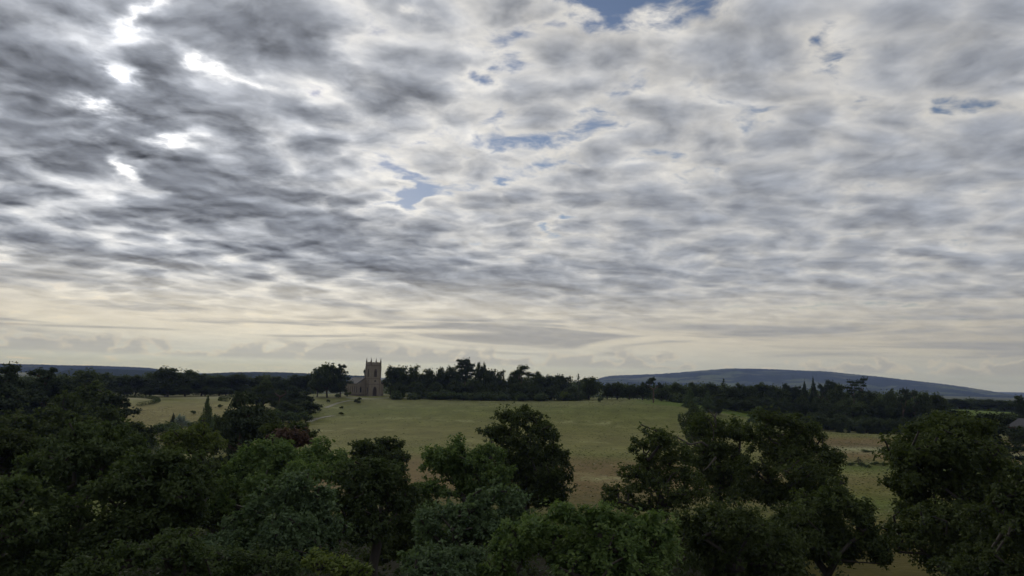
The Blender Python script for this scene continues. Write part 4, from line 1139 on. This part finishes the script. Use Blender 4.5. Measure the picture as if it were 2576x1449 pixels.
# west face lies on y = 0 (looking to -y); the side face on x = 0 (looking to -x)
sides_ = [Matrix.Identity(4), Matrix.Translation((0, TW, 0)) @ rot90,
          Matrix.Translation((TW, TW, 0)) @ Matrix.Rotation(R(180), 4, 'Z'), Matrix.Translation((TW, 0, 0)) @ Matrix.Rotation(R(90), 4, 'Z')]
for k, M in enumerate(sides_):
    x0, x1 = (0, TW) if k % 2 == 0 else (.55, TW - .55)
    holes = [pointed(TW / 2, 12.2, 2.0, 5.3), diamond(TW / 2, 9.7, .62)]
    holes.append(pointed(TW / 2, .25, 2.5, 5.6) if k == 0 else pointed(TW / 2, 1.4, 1.4, 4.4))
    w = panel('tower_wall', [(x0, 0), (x1, 0), (x1, TH - 2.2), (x0, TH - 2.2)], holes, .55, STONE, ch, M)
    b = panel('belfry_window', pointed(TW / 2, 12.25, 1.9, 5.2), [pointed(TW / 2 - .46, 12.5, .7, 3.7, 4), pointed(TW / 2 + .46, 12.5, .7, 3.7, 4), diamond(TW / 2, 16.5, .3)], .14, STONE2, ch, M @ Matrix.Translation((0, .25, 0)))
    lv = MB()
    for q in range(12): lv.box(TW / 2 - .95, TW / 2 + .95, .44, .50, 12.4 + q * .33, 12.62 + q * .33)
    lv.build('louvre', DOORW, b, M)
    flatpiece('round_window', diamond(TW / 2, 9.7, .64), .35, .06, GLASS, ch, M)
    if k == 0:
        d_ = flatpiece('door', pointed(TW / 2, .26, 2.52, 5.6), .42, .08, DOORW, ch, M)
        hd = MB(); hd.box(TW / 2 - .22, TW / 2 - .12, .36, .42, 1.2, 1.45); hd.build('handle', SLATE, d_, M)
        panel('arch_moulding', pointed(TW / 2, .2, 3.0, 6.0), [pointed(TW / 2, .2, 2.5, 5.65)], .12, STONE2, ch, M @ Matrix.Translation((0, -.12, 0)))
    else:
        flatpiece('lancet_window', pointed(TW / 2, 1.42, 1.42, 4.4), .35, .06, GLASS, ch, M)
for z_, e, hh in ((7.45, .14, .28), (11.2, .14, .28), (TH - 2.2, .30, .42)):
    s_ = MB(); s_.box(-e, TW + e, -e, TW + e, z_, z_ + hh)
    s_.build('string_course', STONE2, ch)
for (qx, qy) in ((0, 0), (TW, 0), (0, TW), (TW, TW)):
    bt = MB()
    for (z0, z1, w_) in ((0, 1.3, 1.05), (1.3, 7.4, .85), (7.75, 11.15, .72), (11.5, TH - 2.25, .58)):
        sx, sy = (-1 if qx == 0 else 1), (-1 if qy == 0 else 1)
        bt.box(qx - w_ * .5 + sx * .12, qx + w_ * .5 + sx * .12, qy - w_ * .5 + sy * .12, qy + w_ * .5 + sy * .12, z0, z1)
    bt.build('buttress', STONE, ch)
for k, M in enumerate(sides_):
    x0, x1 = (0, TW) if k % 2 == 0 else (.4, TW - .4)
    holes = []
    for q in range(5): holes.append(pointed(TW / 2 - 1.2 + q * .6, TH - .85 - .45, .32, .72, 3))
    top = [(x0, TH - 1.78), (x1, TH - 1.78), (x1, TH)]
    n = 5
    for q in range(n):            # gently stepped battlement line
        xa = x1 - (x1 - x0) * (q + .5) / n; hw = (x1 - x0) / n * .25
        if q % 2 == 1 or q == 2: top += [(xa + hw, TH), (xa + hw, TH + .28), (xa - hw, TH + .28), (xa - hw, TH)]
    top += [(x0, TH)]
    panel('parapet', top, holes, .4, STONE, ch, M)
rf = MB(); rf.box(.5, TW - .5, .5, TW - .5, TH - 2.0, TH - 1.7); rf.build('tower_roof', LEAD, ch)
for (qx, qy) in ((.1, .1), (TW - .1, .1), (.1, TW - .1), (TW - .1, TW - .1)):
    pn = MB(); pn.frustum(qx, qy, TH - 1.75, TH + .55, .62, .52); pn.frustum(qx, qy, TH + .55, TH + .75, .62, .58); pn.frustum(qx, qy, TH + .75, TH + 3.0, .40, .05)
    for q in range(3):
        pn.frustum(qx, qy, TH + 1.15 + q * .5, TH + 1.3 + q * .5, .42 - q * .09, .38 - q * .09, 4, 0)
    pn.frustum(qx, qy, TH + 2.95, TH + 3.2, .12, .04)
    pn.build('pinnacle', STONE2, ch)
# nave with aisles
N0, N1, NX0, NX1, EH, RH = TW - .3, TW + 19.0, -5.8, TW + 5.8, 7.5, 11.7
Mside = Matrix.Translation((NX0, N1, 0)) @ rot90
Lh = N1 - N0
Mwest = Matrix.Translation((0, N0, 0))
gab = [(NX0 + .5, 0), (NX1 - .5, 0), (NX1 - .5, EH), (NX1 - 5.7, RH - .25), (NX0 + 5.7, RH - .25), (NX0 + .5, EH)]
wh = [pointed(NX0 + 2.6, 2.2, 1.1, 3.6), pointed(NX1 - 2.6, 2.2, 1.1, 3.6)]
panel('west_wall', gab, wh, .5, STONE, ch, Mwest)
for cxw in (NX0 + 2.6, NX1 - 2.6): flatpiece('lancet_window', pointed(cxw, 2.2, 1.14, 3.6), .3, .05, GLASS, ch, Mwest)
xs_w = [2.2 + 3.3 * k for k in range(6)]
for M, nm in ((Mside, 'side_wall'), (Matrix.Translation((NX1, N0, 0)) @ Matrix.Rotation(R(90), 4, 'Z'), 'side_wall')):
    panel(nm, [(0, 0), (Lh, 0), (Lh, EH - .02), (0, EH - .02)], [pointed(q, 2.0, 1.15, 4.4) for q in xs_w], .5, STONE, ch, M)
    for q in xs_w:
        wn = panel('lancet_window', pointed(q, 2.0, 1.13, 4.36), [pointed(q - .27, 2.15, .42, 3.3, 4), pointed(q + .27, 2.15, .42, 3.3, 4)], .12, STONE2, ch, M @ Matrix.Translation((0, .15, 0)))
        flatpiece('pane', pointed(q, 2.02, 1.1, 4.3), .32, .04, GLASS, wn, M)
e_ = MB(); e_.box(NX0 + .5, NX1 - .5, N1 - .5, N1, 0, EH - .02); e_.build('east_wall', STONE, ch)
pl = MB(); pl.box(NX0 - .18, NX0 - .003, N0 - .15, N1 + .15, 0, 1.1); pl.box(NX1 + .003, NX1 + .18, N0 - .15, N1 + .15, 0, 1.1); pl.box(NX0, -.7, N0 - .18, N0 - .003, 0, 1.1); pl.box(TW + .7, NX1, N0 - .18, N0 - .003, 0, 1.1)
pl.build('plinth', STONE2, ch)
ea = MB(); ea.box(NX0 - .3, NX0 + .25, N0 - .1, N1 + .2, EH, EH + .3); ea.box(NX1 - .25, NX1 + .3, N0 - .1, N1 + .2, EH, EH + .3)
ea.build('eaves_cornice', STONE2, ch)
ro = MB()
for (xa, xb) in ((NX0 - .1, NX0 + 5.7), (NX1 + .1, NX1 - 5.7)):
    ro.poly([(xa, N0 + .1, EH + .32), (xb, N0 + .1, RH), (xb, N1, RH), (xa, N1, EH + .32), (xa, N0 + .1, EH + .1), (xb, N0 + .1, RH - .22), (xb, N1, RH - .22), (xa, N1, EH + .1)],
            [(0, 1, 2, 3), (4, 7, 6, 5), (0, 4, 5, 1), (1, 5, 6, 2), (2, 6, 7, 3), (3, 7, 4, 0)])
ro.build('roof', SLATE, ch)
lf = MB(); lf.box(NX0 + 5.55, NX1 - 5.55, N0 + .15, N1 - .1, RH - .05, RH + .18)
lf.build('lead_flat', LEAD, ch)
vg = MB()
for s_, xa, xb in ((1, NX0 - .1, NX0 + 5.7), (-1, NX1 + .1, NX1 - 5.7)):
    vg.poly([(xa, N0 - .1, EH + .3), (xb, N0 - .1, RH + .05), (xb, N0 + .35, RH + .05), (xa, N0 + .35, EH + .3), (xa, N0 - .1, EH + .65), (xb, N0 - .1, RH + .4), (xb, N0 + .35, RH + .4), (xa, N0 + .35, EH + .65)],
            [(3, 2, 1, 0), (4, 5, 6, 7), (0, 1, 5, 4), (1, 2, 6, 5), (2, 3, 7, 6), (3, 0, 4, 7)])
vg.build('gable_coping', STONE2, ch)

# ------------------------------------------------------------------ brick house at the right edge
hx, hy = place(2531, 330)
ho = empty('brick_house', (hx, hy, gz(hx, hy) - .1), R(-12) - math.atan2(hx, hy))
tag(ho, 'red brick house with dark slate roof, half hidden by the cedar at the right edge', 'house')
HL, HD, HE, HR = 22.0, 8.0, 5.7, 8.7
hw_ = []
for q in range(6):
    for z_ in (1.0, 3.6): hw_.append((2.2 + q * 3.5, z_))
hbase = Matrix.Identity(4)
panel('front_wall', [(0, 0), (HL, 0), (HL, HE), (0, HE)], [[(x - .55, z_), (x + .55, z_), (x + .55, z_ + 1.4), (x - .55, z_ + 1.4)] for x, z_ in hw_], .35, BRICK, ho, hbase)
for x, z_ in hw_:
    fr = panel('window', [(x - .55, z_), (x + .55, z_), (x + .55, z_ + 1.4), (x - .55, z_ + 1.4)], [[(x - .42, z_ + .12), (x + .42, z_ + .12), (x + .42, z_ + .66), (x - .42, z_ + .66)], [(x - .42, z_ + .76), (x + .42, z_ + .76), (x + .42, z_ + 1.28), (x - .42, z_ + 1.28)]], .08, WHITEP, ho, Matrix.Translation((0, .1, 0)))
    bl = MB(); bl.box(x - .5, x + .5, .22, .26, z_ + .05, z_ + 1.36); bl.build('pane', GLASS, fr)
    st = MB(); st.box(x - .7, x + .7, -.1, .12, z_ - .16, z_ - .003); st.build('sill', STONE, fr)
bw = MB(); bw.box(0, HL, HD - .35, HD, 0, HE); bw.box(0, .35, .35, HD - .35, 0, HE); bw.box(HL - .35, HL, .35, HD - .35, 0, HE)
bw.build('wall', BRICK, ho)
rfm = MB(); rfm.poly([(-.4, -.4, HE), (HL + .4, -.4, HE), (HL + .4, HD + .4, HE), (-.4, HD + .4, HE), (2.6, HD / 2, HR), (HL - 2.6, HD / 2, HR)],
    [(0, 1, 5, 4), (1, 2, 5), (2, 3, 4, 5), (3, 0, 4), (3, 2, 1, 0)])
r_ = rfm.build('roof', SLATE, ho)
cm = MB(); cm.box(9, 10.2, HD / 2 - .5, HD / 2 + .5, HR - .6, HR + 1.6); cm.build('chimney', BRICK, r_)

# ------------------------------------------------------------------ paths
m_path = new_mat('gravel_path'); p = pos_()
out_(shader('ShaderNodeBsdfPrincipled', **{'Base Color': mix_(noise_(p, 1.5, 4, .6), (.15, .145, .095), (.22, .21, .15)), 'Roughness': .95}))
def path(pix, w_):
    P3 = np.array([hit(px, py)[:2] for px, py in pix])
    seg = np.concatenate([[0], np.cumsum(np.linalg.norm(np.diff(P3, axis=0), axis=1))])
    t_ = np.linspace(0, seg[-1], 60); X = np.interp(t_, seg, P3[:, 0]); Y = np.interp(t_, seg, P3[:, 1])
    k = np.ones(7) / 7
    X[3:-3] = np.convolve(X, k, 'valid'); Y[3:-3] = np.convolve(Y, k, 'valid')
    tx, ty = np.gradient(X), np.gradient(Y); L_ = np.hypot(tx, ty); nx, ny = -ty / L_, tx / L_
    V = []
    for o_ in (-.5, -.17, .17, .5):
        a, b = X + nx * w_ * o_, Y + ny * w_ * o_; V.append(np.stack([a, b, ground(a, b) + .06], -1))
    V = np.stack(V, 1).reshape(-1, 3)
    i = np.arange(59)[:, None] * 4 + np.arange(3)[None]
    Fq = np.stack([i, i + 1, i + 5, i + 4], -1).reshape(-1, 4)
    tag(obj('path', mesh_np('path', V, Fq, m_path, smooth=True)), kind='structure')
path([(872, 1000.5), (905, 1002.5), (928, 1003.5), (960, 1002), (990, 1000.5), (1030, 1000.5)], 4.0)
path([(820, 1026), (834, 1020), (850, 1014), (866, 1011), (880, 1008), (915, 1004.5)], 2.6)
path([(775, 1062), (800, 1053), (826, 1048), (838, 1046)], 3.0)

# ------------------------------------------------------------------ long grass of the meadow
m_grass = new_mat('meadow_grass')
tt = attr_('tint')
cgr = ramp_(tt, [(0, (.055, .07, .022)), (.45, (.100, .108, .038)), (.75, (.15, .14, .068)), (1, (.30, .29, .20))])
dfs = shader('ShaderNodeBsdfDiffuse', Color=cgr); out_(dfs)
rs = np.random.default_rng(77)
n = 70000
px_ = rs.uniform(-60, 2640, n); d_ = 118 * (3.9 ** rs.random(n))
az_ = np.arctan((px_ - 1288) / F)
X = d_ * np.sin(az_); Y = d_ * np.cos(az_)
patch = np.sin(X * .021 + 1.1 * np.sin(Y * .017)) + np.sin(Y * .06 + 1.7 * np.sin(X * .013)) + rs.normal(size=n) * .8
keep = patch > rs.normal(size=n) * .6 - .3
X, Y, d_, patch = X[keep], Y[keep], d_[keep], patch[keep]; n = len(X)
Z = ground(X, Y) + rs.uniform(.03, .10, n)
sz = rs.uniform(.14, .32, n) * (.7 + d_ / 600)
Nn = np.stack([rs.normal(size=n) * .33, rs.normal(size=n) * .33 - .12, np.ones(n)], -1)
V, Fq = leaf_quads(np.stack([X, Y, Z], -1), Nn, np.stack([np.ones(n), rs.normal(size=n) * .3, np.zeros(n)], -1), sz * 2.6, sz)
tint = np.clip(.5 + .10 * patch / 2 + rs.normal(size=n) * .13 + (rs.random(n) < .08) * .4, .40, 1)
tag(obj('meadow_grass', mesh_np('meadow_grass', V, Fq, m_grass, face_attr={'tint': tint})), 'tufts of long seeding grass all over the meadow', kind='stuff')
